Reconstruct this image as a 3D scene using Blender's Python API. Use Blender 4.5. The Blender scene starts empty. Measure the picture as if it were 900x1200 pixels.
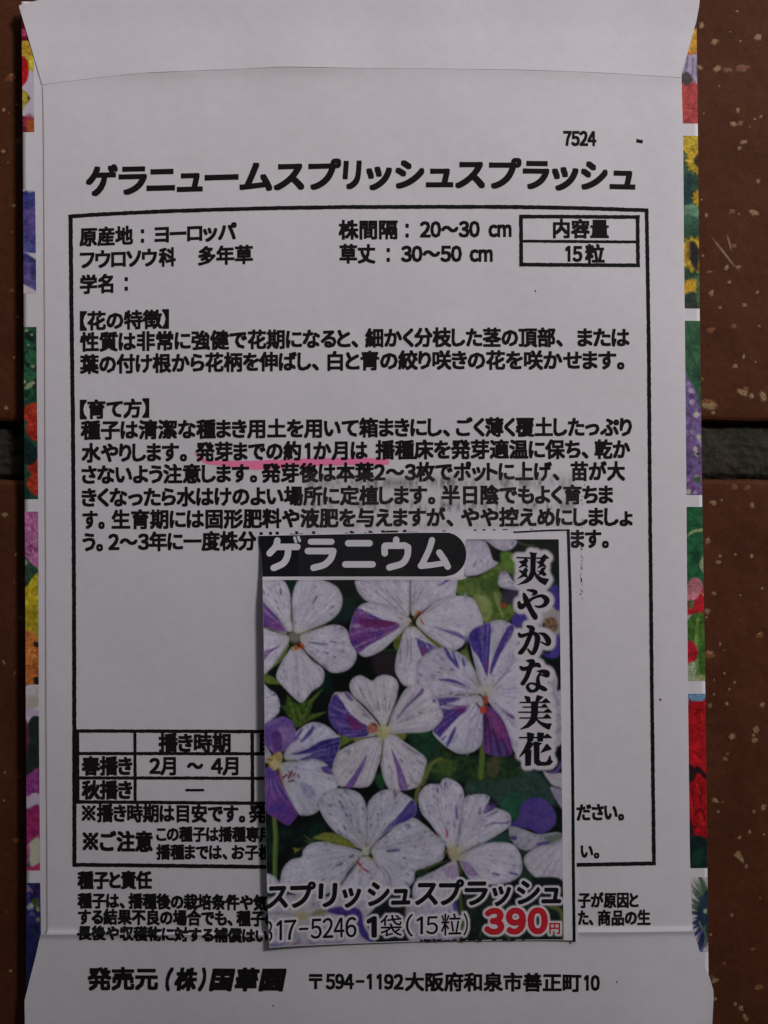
import bpy, math, random
import numpy as np

# ------------------------------------------------------------------ units
# The flat things were measured in photo pixels; one pixel is 0.16 mm on the paper.
S = 0.00016
ZREF = 0.0016            # height of the paper plane over the tile, m
CAMD = 0.28
def WX(x): return (x - 450.0) * S
def WY(y): return (600.0 - y) * S

scn = bpy.context.scene
COL = scn.collection

# ------------------------------------------------------------------ camera
cam_d = bpy.data.cameras.new('camera')
cam_d.sensor_fit = 'HORIZONTAL'
cam_d.sensor_width = 36.0
cam_d.lens = 36.0 * CAMD / (900 * S)
cam_d.clip_start = 0.01
cam_d.clip_end = 50.0
cam = bpy.data.objects.new('camera', cam_d)
cam.location = (0, 0, CAMD + ZREF)
COL.objects.link(cam)
scn.camera = cam

# ------------------------------------------------------------------ world, sun, exposure
SUN_EL, SUN_AZ = math.radians(43), math.radians(50)     # azimuth clockwise from +Y
wd = bpy.data.worlds.new('World')
scn.world = wd
wd.use_nodes = True
nt = wd.node_tree
sky = nt.nodes.new('ShaderNodeTexSky')
sky.sky_type = 'NISHITA'
sky.sun_disc = False
sky.sun_elevation = SUN_EL
sky.sun_rotation = SUN_AZ
sky.air_density = 1.0
sky.dust_density = 1.0
sky.ozone_density = 1.0
hz = nt.nodes.new('ShaderNodeHueSaturation')             # an overcast sky: most of the blue is gone
hz.inputs['Saturation'].default_value = 0.30
nt.links.new(sky.outputs['Color'], hz.inputs['Color'])
nt.links.new(hz.outputs['Color'], nt.nodes['Background'].inputs['Color'])
nt.nodes['Background'].inputs['Strength'].default_value = 0.05

sun_d = bpy.data.lights.new('sun', 'SUN')
sun_d.energy = 1.5
sun_d.angle = math.radians(12)
sun_d.color = (1.0, 0.95, 0.93)
sun = bpy.data.objects.new('sun', sun_d)
SDIR = np.array([math.sin(SUN_AZ) * math.cos(SUN_EL), math.cos(SUN_AZ) * math.cos(SUN_EL), math.sin(SUN_EL)])
from mathutils import Vector
sun.rotation_euler = Vector(SDIR).to_track_quat('Z', 'Y').to_euler()
sun.location = tuple(SDIR * 3)
COL.objects.link(sun)

scn.view_settings.view_transform = 'Standard'
scn.view_settings.look = 'None'
scn.view_settings.gamma = 1.0
scn.view_settings.exposure = 0.72
scn.render.film_transparent = False
scn.render.filter_size = 1.9
scn.cycles.use_denoising = True
scn.cycles.max_bounces = 6
scn.cycles.transparent_max_bounces = 8

# ------------------------------------------------------------------ helpers
def lin(c):
    c = np.asarray(c, dtype=np.float64)
    return np.where(c <= 0.04045, c / 12.92, ((c + 0.055) / 1.055) ** 2.4)

def pw(pts):
    a = np.array(pts, float)
    return lambda t: np.interp(t, a[:, 0], a[:, 1])

def sstep(a, b, x):
    t = np.clip((np.asarray(x, float) - a) / (b - a), 0, 1)
    return t * t * (3 - 2 * t)

_lat = {}
def vnoise(x, y, seed=0):
    """smooth value noise, 0..1"""
    if seed not in _lat:
        _lat[seed] = np.random.RandomState(seed + 11).rand(256, 256)
    L = _lat[seed]
    x = np.asarray(x, float); y = np.asarray(y, float)
    xi = np.floor(x).astype(int); yi = np.floor(y).astype(int)
    fx = x - xi; fy = y - yi
    fx = fx * fx * (3 - 2 * fx); fy = fy * fy * (3 - 2 * fy)
    a = L[yi % 256, xi % 256]; b = L[yi % 256, (xi + 1) % 256]
    c = L[(yi + 1) % 256, xi % 256]; d = L[(yi + 1) % 256, (xi + 1) % 256]
    return (a * (1 - fx) + b * fx) * (1 - fy) + (c * (1 - fx) + d * fx) * fy

def fnoise(x, y, seed=0, octv=3):
    s = 0; w = 0.5; f = 1.0; t = 0
    for k in range(octv):
        s = s + w * vnoise(x * f, y * f, seed + k); t += w
        w *= 0.5; f *= 2.07
    return s / t

def empty(name, loc, label, cat, group=None):
    o = bpy.data.objects.new(name, None)
    o.empty_display_size = 0.01
    o.location = loc
    o['label'] = label; o['category'] = cat
    if group: o['group'] = group
    COL.objects.link(o)
    return o

def link_mesh(name, verts, faces, mat, parent=None, smooth=True, colors=None, label=None, midx=None):
    """verts in world metres; the mesh is stored relative to its thing's base."""
    me = bpy.data.meshes.new(name)
    verts = np.asarray(verts, dtype=np.float64)
    root = parent
    off = np.zeros(3)
    while root is not None:
        off += np.array(root.location); root = root.parent
    verts = verts - off
    faces = [np.asarray(f) for f in (faces if isinstance(faces, list) else [faces])]
    nl = sum(f.size for f in faces); nf = sum(len(f) for f in faces)
    me.vertices.add(len(verts)); me.vertices.foreach_set('co', verts.astype(np.float32).ravel())
    me.loops.add(nl); me.polygons.add(nf)
    me.loops.foreach_set('vertex_index', np.concatenate([f.ravel() for f in faces]).astype(np.int32))
    st = []; tot = []; p = 0
    for f in faces:
        k = f.shape[1]
        st.append(p + np.arange(len(f)) * k); tot.append(np.full(len(f), k)); p += f.size
    me.polygons.foreach_set('loop_start', np.concatenate(st).astype(np.int32))
    me.polygons.foreach_set('loop_total', np.concatenate(tot).astype(np.int32))
    mats = mat if isinstance(mat, (list, tuple)) else [mat]
    for m in mats: me.materials.append(m)
    if midx is not None: me.polygons.foreach_set('material_index', np.asarray(midx, np.int32))
    me.polygons.foreach_set('use_smooth', np.full(nf, bool(smooth)))
    if colors is not None:
        ca = me.color_attributes.new('print', 'FLOAT_COLOR', 'POINT')
        c4 = np.ones((len(verts), 4), np.float32); c4[:, :colors.shape[1]] = colors
        ca.data.foreach_set('color', c4.ravel())
    me.validate(); me.update(calc_edges=True)
    o = bpy.data.objects.new(name, me)
    COL.objects.link(o)
    if parent is not None: o.parent = parent
    if label: o['label'] = label
    return o

def grid_faces(nu, nv, base=0):
    i = np.arange(nu - 1)[None, :]; j = np.arange(nv - 1)[:, None]
    a = (base + j * nu + i).ravel()
    return np.stack([a, a + nu, a + nu + 1, a + 1], 1)     # y down in photo -> faces look up

def sheet(name, L, R, T, B, nu, nv, zf, mat, parent, thick=0.00009, label=None, ylo=None):
    """a paper sheet between edge curves L(y), R(y), T(u), B(u), with a thin cut edge"""
    u = np.linspace(0, 1, nu)[None, :]; v = np.linspace(0, 1, nv)[:, None]
    y = T(u) + (B(u) - T(u)) * v
    x = L(y) + (R(y) - L(y)) * u
    z = zf(x, y)
    V = np.stack([WX(x), WY(y), z], -1).reshape(-1, 3)
    F = grid_faces(nu, nv)
    idx = np.arange(nu * nv).reshape(nv, nu)
    loop = np.concatenate([idx[0, :-1], idx[:-1, -1], idx[-1, :0:-1], idx[:0:-1, 0]])
    sk = V[loop].copy(); sk[:, 2] -= thick
    n0 = len(V); m = len(loop)
    a = loop; b = np.roll(loop, -1); c = n0 + np.arange(m); d = np.roll(c, -1)
    top2 = V[loop].copy()
    F2 = np.stack([n0 + m + np.arange(m), np.roll(n0 + m + np.arange(m), -1), d, c], 1)
    V = np.concatenate([V, sk, top2])
    return link_mesh(name, V, [np.concatenate([F, F2])], mat, parent, label=label)

def spline(pts, n=6, closed=True):
    p = np.array(pts, float)
    if closed:
        P0, P1, P2, P3 = np.roll(p, 1, 0), p, np.roll(p, -1, 0), np.roll(p, -2, 0)
    else:
        q = np.concatenate([[2 * p[0] - p[1]], p, [2 * p[-1] - p[-2]]])
        P0, P1, P2, P3 = q[:-3], q[1:-2], q[2:-1], q[3:]
    t = np.linspace(0, 1, n, endpoint=False)[None, :, None]
    P0, P1, P2, P3 = (a[:, None, :] for a in (P0, P1, P2, P3))
    r = 0.5 * (2 * P1 + (P2 - P0) * t + (2 * P0 - 5 * P1 + 4 * P2 - P3) * t ** 2 + (3 * P1 - P0 - 3 * P2 + P3) * t ** 3)
    r = r.reshape(-1, p.shape[1])
    if not closed: r = np.concatenate([r, p[-1:]])
    return r

# ------------------------------------------------------------------ materials
def new_mat(name):
    m = bpy.data.materials.new(name); m.use_nodes = True
    return m, m.node_tree, m.node_tree.nodes['Principled BSDF']

def coords(nt, scale):
    tc = nt.nodes.new('ShaderNodeNewGeometry')
    mp = nt.nodes.new('ShaderNodeMapping'); mp.vector_type = 'POINT'
    mp.inputs['Scale'].default_value = (scale,) * 3 if not isinstance(scale, tuple) else scale
    nt.links.new(tc.outputs['Position'], mp.inputs['Vector'])
    return mp.outputs['Vector']

def noise(nt, scale, detail=4, rough=0.55):
    n = nt.nodes.new('ShaderNodeTexNoise')
    n.inputs['Scale'].default_value = 1.0
    n.inputs['Detail'].default_value = detail
    n.inputs['Roughness'].default_value = rough
    nt.links.new(coords(nt, scale), n.inputs['Vector'])
    return n.outputs['Fac']

def ramp(nt, fac, stops):
    r = nt.nodes.new('ShaderNodeValToRGB')
    while len(r.color_ramp.elements) < len(stops): r.color_ramp.elements.new(0.5)
    for e, (p, c) in zip(r.color_ramp.elements, stops):
        e.position = p; e.color = (*c, 1)
    nt.links.new(fac, r.inputs['Fac'])
    return r.outputs['Color']

def bump(nt, h, strength, dist, prev=None):
    b = nt.nodes.new('ShaderNodeBump')
    b.inputs['Strength'].default_value = strength
    b.inputs['Distance'].default_value = dist
    nt.links.new(h, b.inputs['Height'])
    if prev is not None: nt.links.new(prev, b.inputs['Normal'])
    return b.outputs['Normal']

def mix(nt, fac, a, b, mode='MIX'):
    m = nt.nodes.new('ShaderNodeMix'); m.data_type = 'RGBA'; m.blend_type = mode
    for s, v in ((m.inputs['Factor'], fac), (m.inputs['A'], a), (m.inputs['B'], b)):
        if hasattr(v, 'node'): nt.links.new(v, s)
        elif isinstance(v, (int, float)): s.default_value = v
        else: s.default_value = (*v, 1)
    return m.outputs['Result']

PAPER = (0.74, 0.703, 0.748)
def paper_mat(name, col=PAPER, rough=0.62):
    m, nt, p = new_mat(name)
    c = tuple(col)
    mott = noise(nt, 420.0, 5, 0.6)
    fine = noise(nt, 5200.0, 3, 0.6)
    c1 = ramp(nt, mott, [(0.3, tuple(k * 0.965 for k in c)), (0.7, tuple(min(1, k * 1.03) for k in c))])
    c2 = mix(nt, 0.10, c1, ramp(nt, fine, [(0.35, tuple(k * 0.75 for k in c)), (0.65, tuple(min(1, k * 1.15) for k in c))]))
    nt.links.new(c2, p.inputs['Base Color'])
    p.inputs['Roughness'].default_value = rough
    p.inputs['Specular IOR Level'].default_value = 0.3
    n1 = bump(nt, noise(nt, 3500.0, 4, 0.6), 0.18, 0.00003)
    n2 = bump(nt, noise(nt, 160.0, 3, 0.5), 0.22, 0.0004, n1)
    nt.links.new(n2, p.inputs['Normal'])
    return m

def ink_mat(name, col, rough=0.55, var=0.5):
    m, nt, p = new_mat(name)
    f = noise(nt, 6500.0, 3, 0.6)
    nt.links.new(ramp(nt, f, [(0.3, tuple(k * (1 - var) for k in col)), (0.72, tuple(k * (1 + var) for k in col))]), p.inputs['Base Color'])
    p.inputs['Roughness'].default_value = rough
    p.inputs['Specular IOR Level'].default_value = 0.06
    return m

def print_mat(name, rough=0.45):
    m, nt, p = new_mat(name)
    a = nt.nodes.new('ShaderNodeAttribute'); a.attribute_name = 'print'
    grain = noise(nt, 9000.0, 2, 0.6)
    g = ramp(nt, grain, [(0.35, (0.88, 0.88, 0.88)), (0.65, (1.06, 1.06, 1.06))])
    nt.links.new(mix(nt, 0.8, a.outputs['Color'], g, 'MULTIPLY'), p.inputs['Base Color'])
    p.inputs['Roughness'].default_value = rough
    p.inputs['Specular IOR Level'].default_value = 0.12
    return m

M_PAPER = paper_mat('packet_paper')
M_FLAP = paper_mat('flap_paper', (0.745, 0.708, 0.755))
M_CARD = paper_mat('clipping_paper', (0.79, 0.765, 0.82), 0.45)
M_INK = ink_mat('toner', (0.014, 0.012, 0.013))
M_LBLK = ink_mat('offset_black', (0.011, 0.011, 0.014), 0.6, 0.3)
M_WHITE = ink_mat('reversed_white', (0.71, 0.685, 0.735), 0.5, 0.04)
M_RED = ink_mat('offset_red', (0.60, 0.024, 0.040), 0.45, 0.15)
M_PINK = ink_mat('fluorescent_pink', (1.0, 0.24, 0.46), 0.6, 0.03)
M_GLUE = ink_mat('glue_edge', (0.50, 0.40, 0.41), 0.5, 0.10)
M_PRINT = print_mat('printed_picture')
M_STRIP = print_mat('printed_cover', 0.4)

# ------------------------------------------------------------------ floor: glazed tiles and mortar
def tile_mat():
    m, nt, p = new_mat('brown_tile')
    big = noise(nt, 70.0, 5, 0.6)
    med = noise(nt, 600.0, 5, 0.65)
    fine = noise(nt, 4500.0, 3, 0.6)
    base = ramp(nt, big, [(0.30, (0.050, 0.0105, 0.0035)), (0.50, (0.086, 0.021, 0.008)), (0.70, (0.108, 0.032, 0.016))])
    c = mix(nt, 0.35, base, ramp(nt, med, [(0.3, (0.045, 0.012, 0.005)), (0.7, (0.15, 0.050, 0.024))]))
    c = mix(nt, 0.22, c, ramp(nt, fine, [(0.35, (0.025, 0.008, 0.004)), (0.68, (0.18, 0.075, 0.038))]))
    # tiny pale grains of the clay body
    v = nt.nodes.new('ShaderNodeTexVoronoi'); v.feature = 'F1'
    nt.links.new(coords(nt, 900.0), v.inputs['Vector'])
    sel = nt.nodes.new('ShaderNodeSeparateColor'); nt.links.new(v.outputs['Color'], sel.inputs['Color'])
    rad = nt.nodes.new('ShaderNodeMath'); rad.operation = 'MULTIPLY_ADD'
    nt.links.new(sel.outputs['Red'], rad.inputs[0]); rad.inputs[1].default_value = 0.95; rad.inputs[2].default_value = -0.60
    lt = nt.nodes.new('ShaderNodeMath'); lt.operation = 'LESS_THAN'
    wob = nt.nodes.new('ShaderNodeMath'); wob.operation = 'MULTIPLY_ADD'
    nt.links.new(noise(nt, 3000.0, 2), wob.inputs[0]); wob.inputs[1].default_value = 0.25
    nt.links.new(v.outputs['Distance'], wob.inputs[2])
    nt.links.new(wob.outputs[0], lt.inputs[0]); nt.links.new(rad.outputs[0], lt.inputs[1])
    gm = nt.nodes.new('ShaderNodeMath'); gm.operation = 'MULTIPLY'
    nt.links.new(lt.outputs[0], gm.inputs[0]); gm.inputs[1].default_value = 0.55
    c = mix(nt, gm.outputs[0], c, ramp(nt, sel.outputs['Green'], [(0.2, (0.34, 0.13, 0.05)), (0.7, (0.36, 0.26, 0.13))]))
    nt.links.new(c, p.inputs['Base Color'])
    rr = nt.nodes.new('ShaderNodeMapRange')
    nt.links.new(med, rr.inputs['Value']); rr.inputs['To Min'].default_value = 0.45; rr.inputs['To Max'].default_value = 0.7
    nt.links.new(rr.outputs['Result'], p.inputs['Roughness'])
    p.inputs['Specular IOR Level'].default_value = 0.10
    n1 = bump(nt, noise(nt, 2600.0, 4, 0.65), 0.35, 0.00006)
    n2 = bump(nt, noise(nt, 260.0, 3, 0.5), 0.3, 0.0005, n1)
    nt.links.new(n2, p.inputs['Normal'])
    return m

def fleck_mat(name, a, b):
    m, nt, p = new_mat(name)
    f = noise(nt, 2600.0, 4, 0.65)
    nt.links.new(ramp(nt, f, [(0.32, a), (0.62, b)]), p.inputs['Base Color'])
    p.inputs['Roughness'].default_value = 0.5
    p.inputs['Specular IOR Level'].default_value = 0.3
    nt.links.new(bump(nt, f, 0.4, 0.00008), p.inputs['Normal'])
    return m

def mortar_mat():
    m, nt, p = new_mat('mortar')
    f = noise(nt, 900.0, 6, 0.7); g = noise(nt, 160.0, 3, 0.6)
    c = ramp(nt, f, [(0.28, (0.008, 0.006, 0.004)), (0.55, (0.030, 0.025, 0.015)), (0.80, (0.085, 0.070, 0.046))])
    c = mix(nt, 0.35, c, ramp(nt, g, [(0.35, (0.012, 0.015, 0.007)), (0.65, (0.055, 0.036, 0.022))]))
    nt.links.new(c, p.inputs['Base Color'])
    p.inputs['Roughness'].default_value = 0.9
    n1 = bump(nt, f, 0.8, 0.0004)
    nt.links.new(n1, p.inputs['Normal'])
    return m

M_TILE = tile_mat()
M_FCREAM = fleck_mat('cream_grain', (0.15, 0.075, 0.028), (0.39, 0.26, 0.125))
M_FORANGE = fleck_mat('orange_grain', (0.13, 0.033, 0.010), (0.27, 0.095, 0.03))
M_FPINK = fleck_mat('pale_grain', (0.13, 0.06, 0.035), (0.30, 0.21, 0.155))

M_FSTAIN = fleck_mat('stained_clay', (0.085, 0.026, 0.010), (0.165, 0.070, 0.030))

def build_floor():
    V = []; F4 = []; mi = []; F3 = []; mi3 = []
    r = 7.0                                            # rounded arris in pixels
    prof = [(0.0, -0.0032), (0.0, -r * S * 1.25), (r * 0.12, -r * S * 0.62), (r * 0.35, -r * S * 0.28), (r * 0.8, -r * S * 0.07), (r * 1.6, 0.0)]
    xs = [-1760, -340, 1080, 2500]; ys = [(-880, -222), (-155, 494), (562, 1216), (1283, 1930)]
    rng = np.random.RandomState(4)
    for (y0, y1) in ys:
        for k in range(3):
            x0, x1 = xs[k] + 33, xs[k + 1] - 33
            n = 220
            # contour rings, wobbling a little along the edge
            rings = []
            for ins, z in prof:
                px = np.concatenate([np.linspace(x0 + ins, x1 - ins, n), np.full(60, x1 - ins), np.linspace(x1 - ins, x0 + ins, n), np.full(60, x0 + ins)])
                py = np.concatenate([np.full(n, y0 + ins), np.linspace(y0 + ins, y1 - ins, 60), np.full(n, y1 - ins), np.linspace(y1 - ins, y0 + ins, 60)])
                wob = (fnoise(px * 0.035, py * 0.035, 31) - 0.5) * 4.0
                fade = 1.0 if ins < r else 0.4
                py = py + wob * fade
                rings.append(np.stack([WX(px), WY(py), np.full(len(px), z)], 1))
            base = sum(len(a) for a in V)
            m = len(rings[0])
            for a in rings: V.append(a)
            for j in range(len(rings) - 1):
                a = base + j * m + np.arange(m); b = base + j * m + np.roll(np.arange(m), -1)
                F4.append(np.stack([a, a + m, b + m, b], 1)); mi.append(np.zeros(m, int))
            # top face: fan
            top = base + (len(rings) - 1) * m
            V.append(np.array([[WX((x0 + x1) / 2), WY((y0 + y1) / 2), 0.0]]))
            c = base + len(rings) * m
            a = top + np.arange(m); b = top + np.roll(np.arange(m), -1)
            F3.append(np.stack([a, np.full(m, c), b], 1)); mi3.append(np.zeros(m, int))
    # the larger grains that show in the clay, ground flush with the glaze
    C, O, P = 1, 2, 3
    fl = [(824,26,4,C),(891,40,5,C),(839,46,4.4,C),(843,45,2.4,O),(870,45,2,P),(866,10,2,P),(858,34,1.5,P),(822,76,3.6,C),(843,77,5,C),(873,77,6.5,O,1.9,-.15),(855,79,4.5,O,1.6,0),
      (845,98,1.6,P),(867,127,3.4,C,.7,0),(827,130,1.2,C),(862,143,4.4,C,1.4,.2),(870,142,3.4,O),(887,137,2.2,C),(894,134,2.4,P,2,-.7),(874,164,4.2,C,1.7,-.1),(869,171,2.8,P,1.3,-.6),(881,146,2,O),
      (830,250,3,P),(860,246,3.6,O),(886,247,5.5,C,1.5,.3),(868,249,2,P),(891,210,3,P),(824,232,1.6,C),(854,312,3.4,C),(868,311,3.2,C,1.6,-.2),(826,298,2.2,C),(857,329,2.6,C),(836,342,4,C,.7,.4),(890,341,2.4,P),
      (875,356,3,P,1.5,0),(846,359,2.4,P),(862,286,3.4,O,1.6,0),(834,317,3,O,2.2,0),(836,385,4.6,O,1.4,-.3),(862,381,3.4,O),(892,381,2.2,P),(874,417,2.6,C,.45,.15),(864,428,3.6,C),(888,423,2,P),
      (873,459,7,C,1.5,.2),(877,455,3.5,O),(883,463,4,C),(897,464,6,C),(834,474,8.5,C,2.1,.05),(832,470,6.5,O,2.6,0),(838,483,3,C,1.4,-.5),(825,443,2.4,O),(838,589,4.4,C,1.4,.2),(848,586,2.2,P),(884,592,4,P,.6,-.4),(863,570,4.5,O),(878,571,4,O),
      (831,634,4.4,P),(883,652,3,C),(846,652,2.3,P),(844,659,3.4,P,1.7,.1),(864,650,2.2,P),(839,696,3,P),(870,698,1.6,P),(831,717,4,P),(830,724,2.2,P),(893,745,4.6,O,1.5,-.4),(892,744,2.6,C),(846,756,2.3,C,.7,0),(896,690,2.4,P,1.4,.5),
      (832,769,6.4,O,1.6,.1),(834,766,4.2,C,1.5,.3),(851,790,2.2,C),(863,801,2.4,P),(857,809,2.2,P),(839,798,2,P),(839,815,2.2,P),(851,763,1.8,O),(870,727,1.5,O),
      (860,865,4.6,C),(889,856,5,C,.9,.3),(887,869,3.8,C,1.3,0),(885,863,2.4,C),(896,827,4,C),(854,826,3,C,.8,0),(834,828,3.2,P),(852,891,3.2,P,1.3,-.4),(855,885,2.6,O),(840,940,4.4,C,1.3,.3),(849,942,2.2,O),(844,953,2.4,P),(886,953,2.6,P,.7,.3),(897,948,4.4,C,.8,.5),
      (881,977,2.6,C),(869,984,3,P),(898,980,2.2,C),(877,1018,3,P),(893,1055,2.2,O),(860,1075,2.8,P),(835,1098,2.2,C),(885,1115,2.6,O,1.5,-.2),(851,1132,2.4,O),(840,1152,4.6,C,1.4,-.3),(837,1148,2.4,O),(892,1160,4.8,O,1.5,-.1),(890,1161,2.6,C),(840,1174,3,C,1.3,0),(864,1180,2.8,C),(871,1185,4.2,C,.7,-.3),(876,1196,4.6,C,.6,-.5),
      (10,88,6,O,1.4,-.2),(11,85,3,C),(18,18,3,O,1.5,-.4),(2,126,2.6,C),(17,120,2,C),(20,163,5,O,.9,.4),(1,175,3,C),(7,188,2,O),(14,239,2.8,C),(12,270,2.2,O),(25,259,2.2,O),(18,370,2.2,C),(12,339,3.2,O,1.4,0),(5,477,3.2,C),(14,418,2,C,.5,0),(3,603,4.4,C,1.4,0),(16,650,2.2,C,.6,0),
      (22,724,4,O),(14,683,2,O),(25,680,2.4,O),(3,907,2.3,C),(20,912,3,O),(17,987,3.8,O,1.4,0),(2,940,2,C),(10,1141,2.6,C),(28,1125,3,O),(4,1071,2.2,O),(2,777,2.6,C,.5,-.4),(15,790,2.6,O,.5,.5),(8,130,1.5,O),(852,296,7,P,16,.9),(857,283,4,P,9,1.3)]
    base = sum(len(a) for a in V)
    for t in fl:
        x, y, rr, mt = t[:4]; asp = t[4] if len(t) > 4 else 1.0 + rng.rand() * .4; rot = t[5] if len(t) > 5 else rng.rand() * 3
        rr *= 0.70
        n = 13
        a = np.linspace(0, 2 * math.pi, n, endpoint=False)
        rad = rr * (0.72 + 0.5 * rng.rand(n))
        ar = spline(np.stack([np.cos(a) * rad, np.sin(a) * rad], 1), 3); n = len(ar); a = np.arctan2(ar[:, 1], ar[:, 0]); rad = np.hypot(ar[:, 0], ar[:, 1])
        if abs(x - 10) < 0: pass
        ex = np.cos(a) * rad * math.sqrt(asp); ey = np.sin(a) * rad / math.sqrt(asp)
        px = x + ex * math.cos(rot) - ey * math.sin(rot); py = y + ex * math.sin(rot) + ey * math.cos(rot)
        if rr > 1.6:                                  # stained clay round the grain
            V.append(np.stack([WX(x + (px - x) * 1.38), WY(y + (py - y) * 1.38), np.full(n, 0.000006)], 1)); V.append(np.array([[WX(x), WY(y), 0.000008]]))
            ii = base + np.arange(n)
            F3.append(np.stack([ii, np.full(n, base + n), np.roll(ii, -1)], 1)); mi3.append(np.full(n, 4)); base += n + 1
        zz = 0.000015 + (0.000006 if mt == C else 0)
        V.append(np.stack([WX(px), WY(py), np.full(n, zz)], 1)); V.append(np.array([[WX(x), WY(y), zz + 0.00002]]))
        ii = base + np.arange(n)
        F3.append(np.stack([ii, np.full(n, base + n), np.roll(ii, -1)], 1)); mi3.append(np.full(n, mt))
        base += n + 1
    # triangular pale chip in the lower right tile
    tri = [(862.5,1004.5),(866,1000),(869,999.5),(875,1012),(873.5,1014),(869,1010.5)]
    V.append(np.array([[WX(x), WY(y), 0.00003] for x, y in tri])); k = len(tri)
    F3.append(np.array([[base, base + j + 1, base + j] for j in range(1, k - 1)])); mi3.append(np.full(k - 2, C))
    V = np.concatenate(V)
    F4 = np.concatenate(F4); F3 = np.concatenate(F3)
    # everything should face up / outward
    def flip(F):
        p = V[F]; nrm = np.cross(p[:, 1] - p[:, 0], p[:, 2] - p[:, 0])
        bad = nrm[:, 2] < -1e-16
        F[bad] = F[bad][:, ::-1]
        return F
    o = link_mesh('floor', V, [flip(F4), flip(F3)], [M_TILE, M_FCREAM, M_FORANGE, M_FPINK, M_FSTAIN], None, smooth=False,
                  midx=np.concatenate(mi + mi3))
    # rounded arrises are smooth, tops flat
    o['kind'] = 'structure'; o['label'] = 'dark brown speckled floor tiles under the packet'
    # mortar bed
    x = np.arange(-40, 941, 2.0); y = np.arange(470, 590, 1.6)
    X, Y = np.meshgrid(x, y)
    t = (Y - 528) / 34.0
    up = np.clip((-t - 0.25) / 0.75, 0, 1); dn = np.clip((t - 0.8) / 0.2, 0, 1)
    Z = -0.0012 - 0.0014 * up ** 0.8 - 0.0012 * dn + (fnoise(X * .05, Y * .09, 41, 4) - .5) * 0.0010 + (vnoise(X * .35, Y * .35, 47) - .5) * 0.0002
    V = np.stack([WX(X), WY(Y), Z], -1).reshape(-1, 3)
    F = grid_faces(len(x), len(y))
    b = len(V)
    big = 6000
    V = np.concatenate([V, [[WX(-big), WY(-big), -0.0034], [WX(big), WY(-big), -0.0034], [WX(big), WY(big), -0.0034], [WX(-big), WY(big), -0.0034]]])
    g = link_mesh('ground', V, [np.concatenate([F, [[b + 3, b + 2, b + 1, b]]])], mortar_mat(), None)
    g['kind'] = 'structure'; g['label'] = 'grey mortar joint between the brown tiles'
build_floor()

# unseen slabs added to block sun, so the shade deepens to the lower left
def box(name, x0, x1, y0, y1, z0, z1, mat, parent=None):
    v = [(x, y, z) for z in (z0, z1) for y in (y0, y1) for x in (x0, x1)]
    f = np.array([[0, 2, 3, 1], [4, 5, 7, 6], [0, 1, 5, 4], [2, 6, 7, 3], [0, 4, 6, 2], [1, 3, 7, 5]])
    return link_mesh(name, v, [f], mat, parent, smooth=False)
m_pl, ntp, pp = new_mat('blocker_plaster')
ntp.links.new(ramp(ntp, noise(ntp, 60.0, 5), [(0.3, (0.30, 0.27, 0.25)), (0.7, (0.38, 0.35, 0.33))]), pp.inputs['Base Color'])
pp.inputs['Roughness'].default_value = 0.9
BLOCKER_Z = 0.95
ctr = SDIR[:2] / SDIR[2] * BLOCKER_Z                     # where the sun's ray over the packet meets the added slab's height
n_edge = np.array([0.42, 0.91]); n_edge /= np.linalg.norm(n_edge)    # the shade deepens against this direction
t_edge = np.array([n_edge[1], -n_edge[0]])
BLOCKER_SHIFT = -0.033
e0 = ctr + n_edge * BLOCKER_SHIFT
def slab(name, z0, z1, near, far, half):
    pts = [e0 + n_edge * near - t_edge * half, e0 + n_edge * near + t_edge * half, e0 - n_edge * far + t_edge * half, e0 - n_edge * far - t_edge * half]
    v = [(p[0], p[1], z) for z in (z0, z1) for p in pts]
    f = np.array([[0, 1, 2, 3], [7, 6, 5, 4], [0, 4, 5, 1], [1, 5, 6, 2], [2, 6, 7, 3], [3, 7, 4, 0]])
    o = link_mesh(name, v, [f], m_pl, None, smooth=False)
    o['kind'] = 'structure'
    return o
o = slab('sun_blocker', BLOCKER_Z, BLOCKER_Z + 0.12, 0.0, 3.4, 3.0); o['label'] = 'unseen slab added to block the sun over the tiles'  # added out of view; its edge casts the soft shade
o = slab('blocker_upright', -0.0034, BLOCKER_Z, -3.1, 3.25, 3.0); o['label'] = 'unseen upright slab added under the sun blocker'  # added upright under the slab, also keeps out low sky

# ------------------------------------------------------------------ heights of the paper
Lout = pw([(-60, 24), (30, 25), (150, 26.3), (300, 27.2), (500, 28), (650, 29), (850, 30), (1000, 31), (1170, 30), (1300, 30)])
Rout = pw([(-60, 815), (30, 816.5), (150, 818), (360, 820), (580, 823), (750, 826), (900, 828), (1040, 829.5), (1140, 830.5), (1300, 832)])
Lpan = pw([(60, 47.5), (100, 49.3), (150, 50.3), (400, 51.8), (600, 52.5), (850, 53.5), (1095, 54.8), (1110, 55)])
Rpan = pw([(60, 798), (85, 798.5), (160, 800.5), (300, 801.5), (450, 803), (600, 804.5), (800, 806), (1000, 808.5), (1095, 811.5), (1110, 812)])

_lo, _lp = Lout, Lpan
Lout = lambda y: _lo(y) + 2.0           # the left edge stands proud of the tile
Lpan = lambda y: _lp(y) + 1.6

def Zb(x, y):
    """upper face of the filled packet"""
    x = np.asarray(x, float); y = np.asarray(y, float)
    u = np.clip((x - 427) / 402, -1, 1)
    f = 1 - np.abs(u) ** 3.2
    vy = np.clip((y - 600) / 640, -1, 1)
    g = 1 - 0.8 * np.abs(vy) ** 4
    w = (fnoise(x * .0065 + 3, y * .005, 61, 2) - .5) * 0.0007
    return 0.0014 + 0.0011 * f * g + 0.0013 * np.exp(-np.clip(x - 28, 0, 900) / 75) + w * np.clip(f * 2.2, 0.15, 1)

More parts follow.
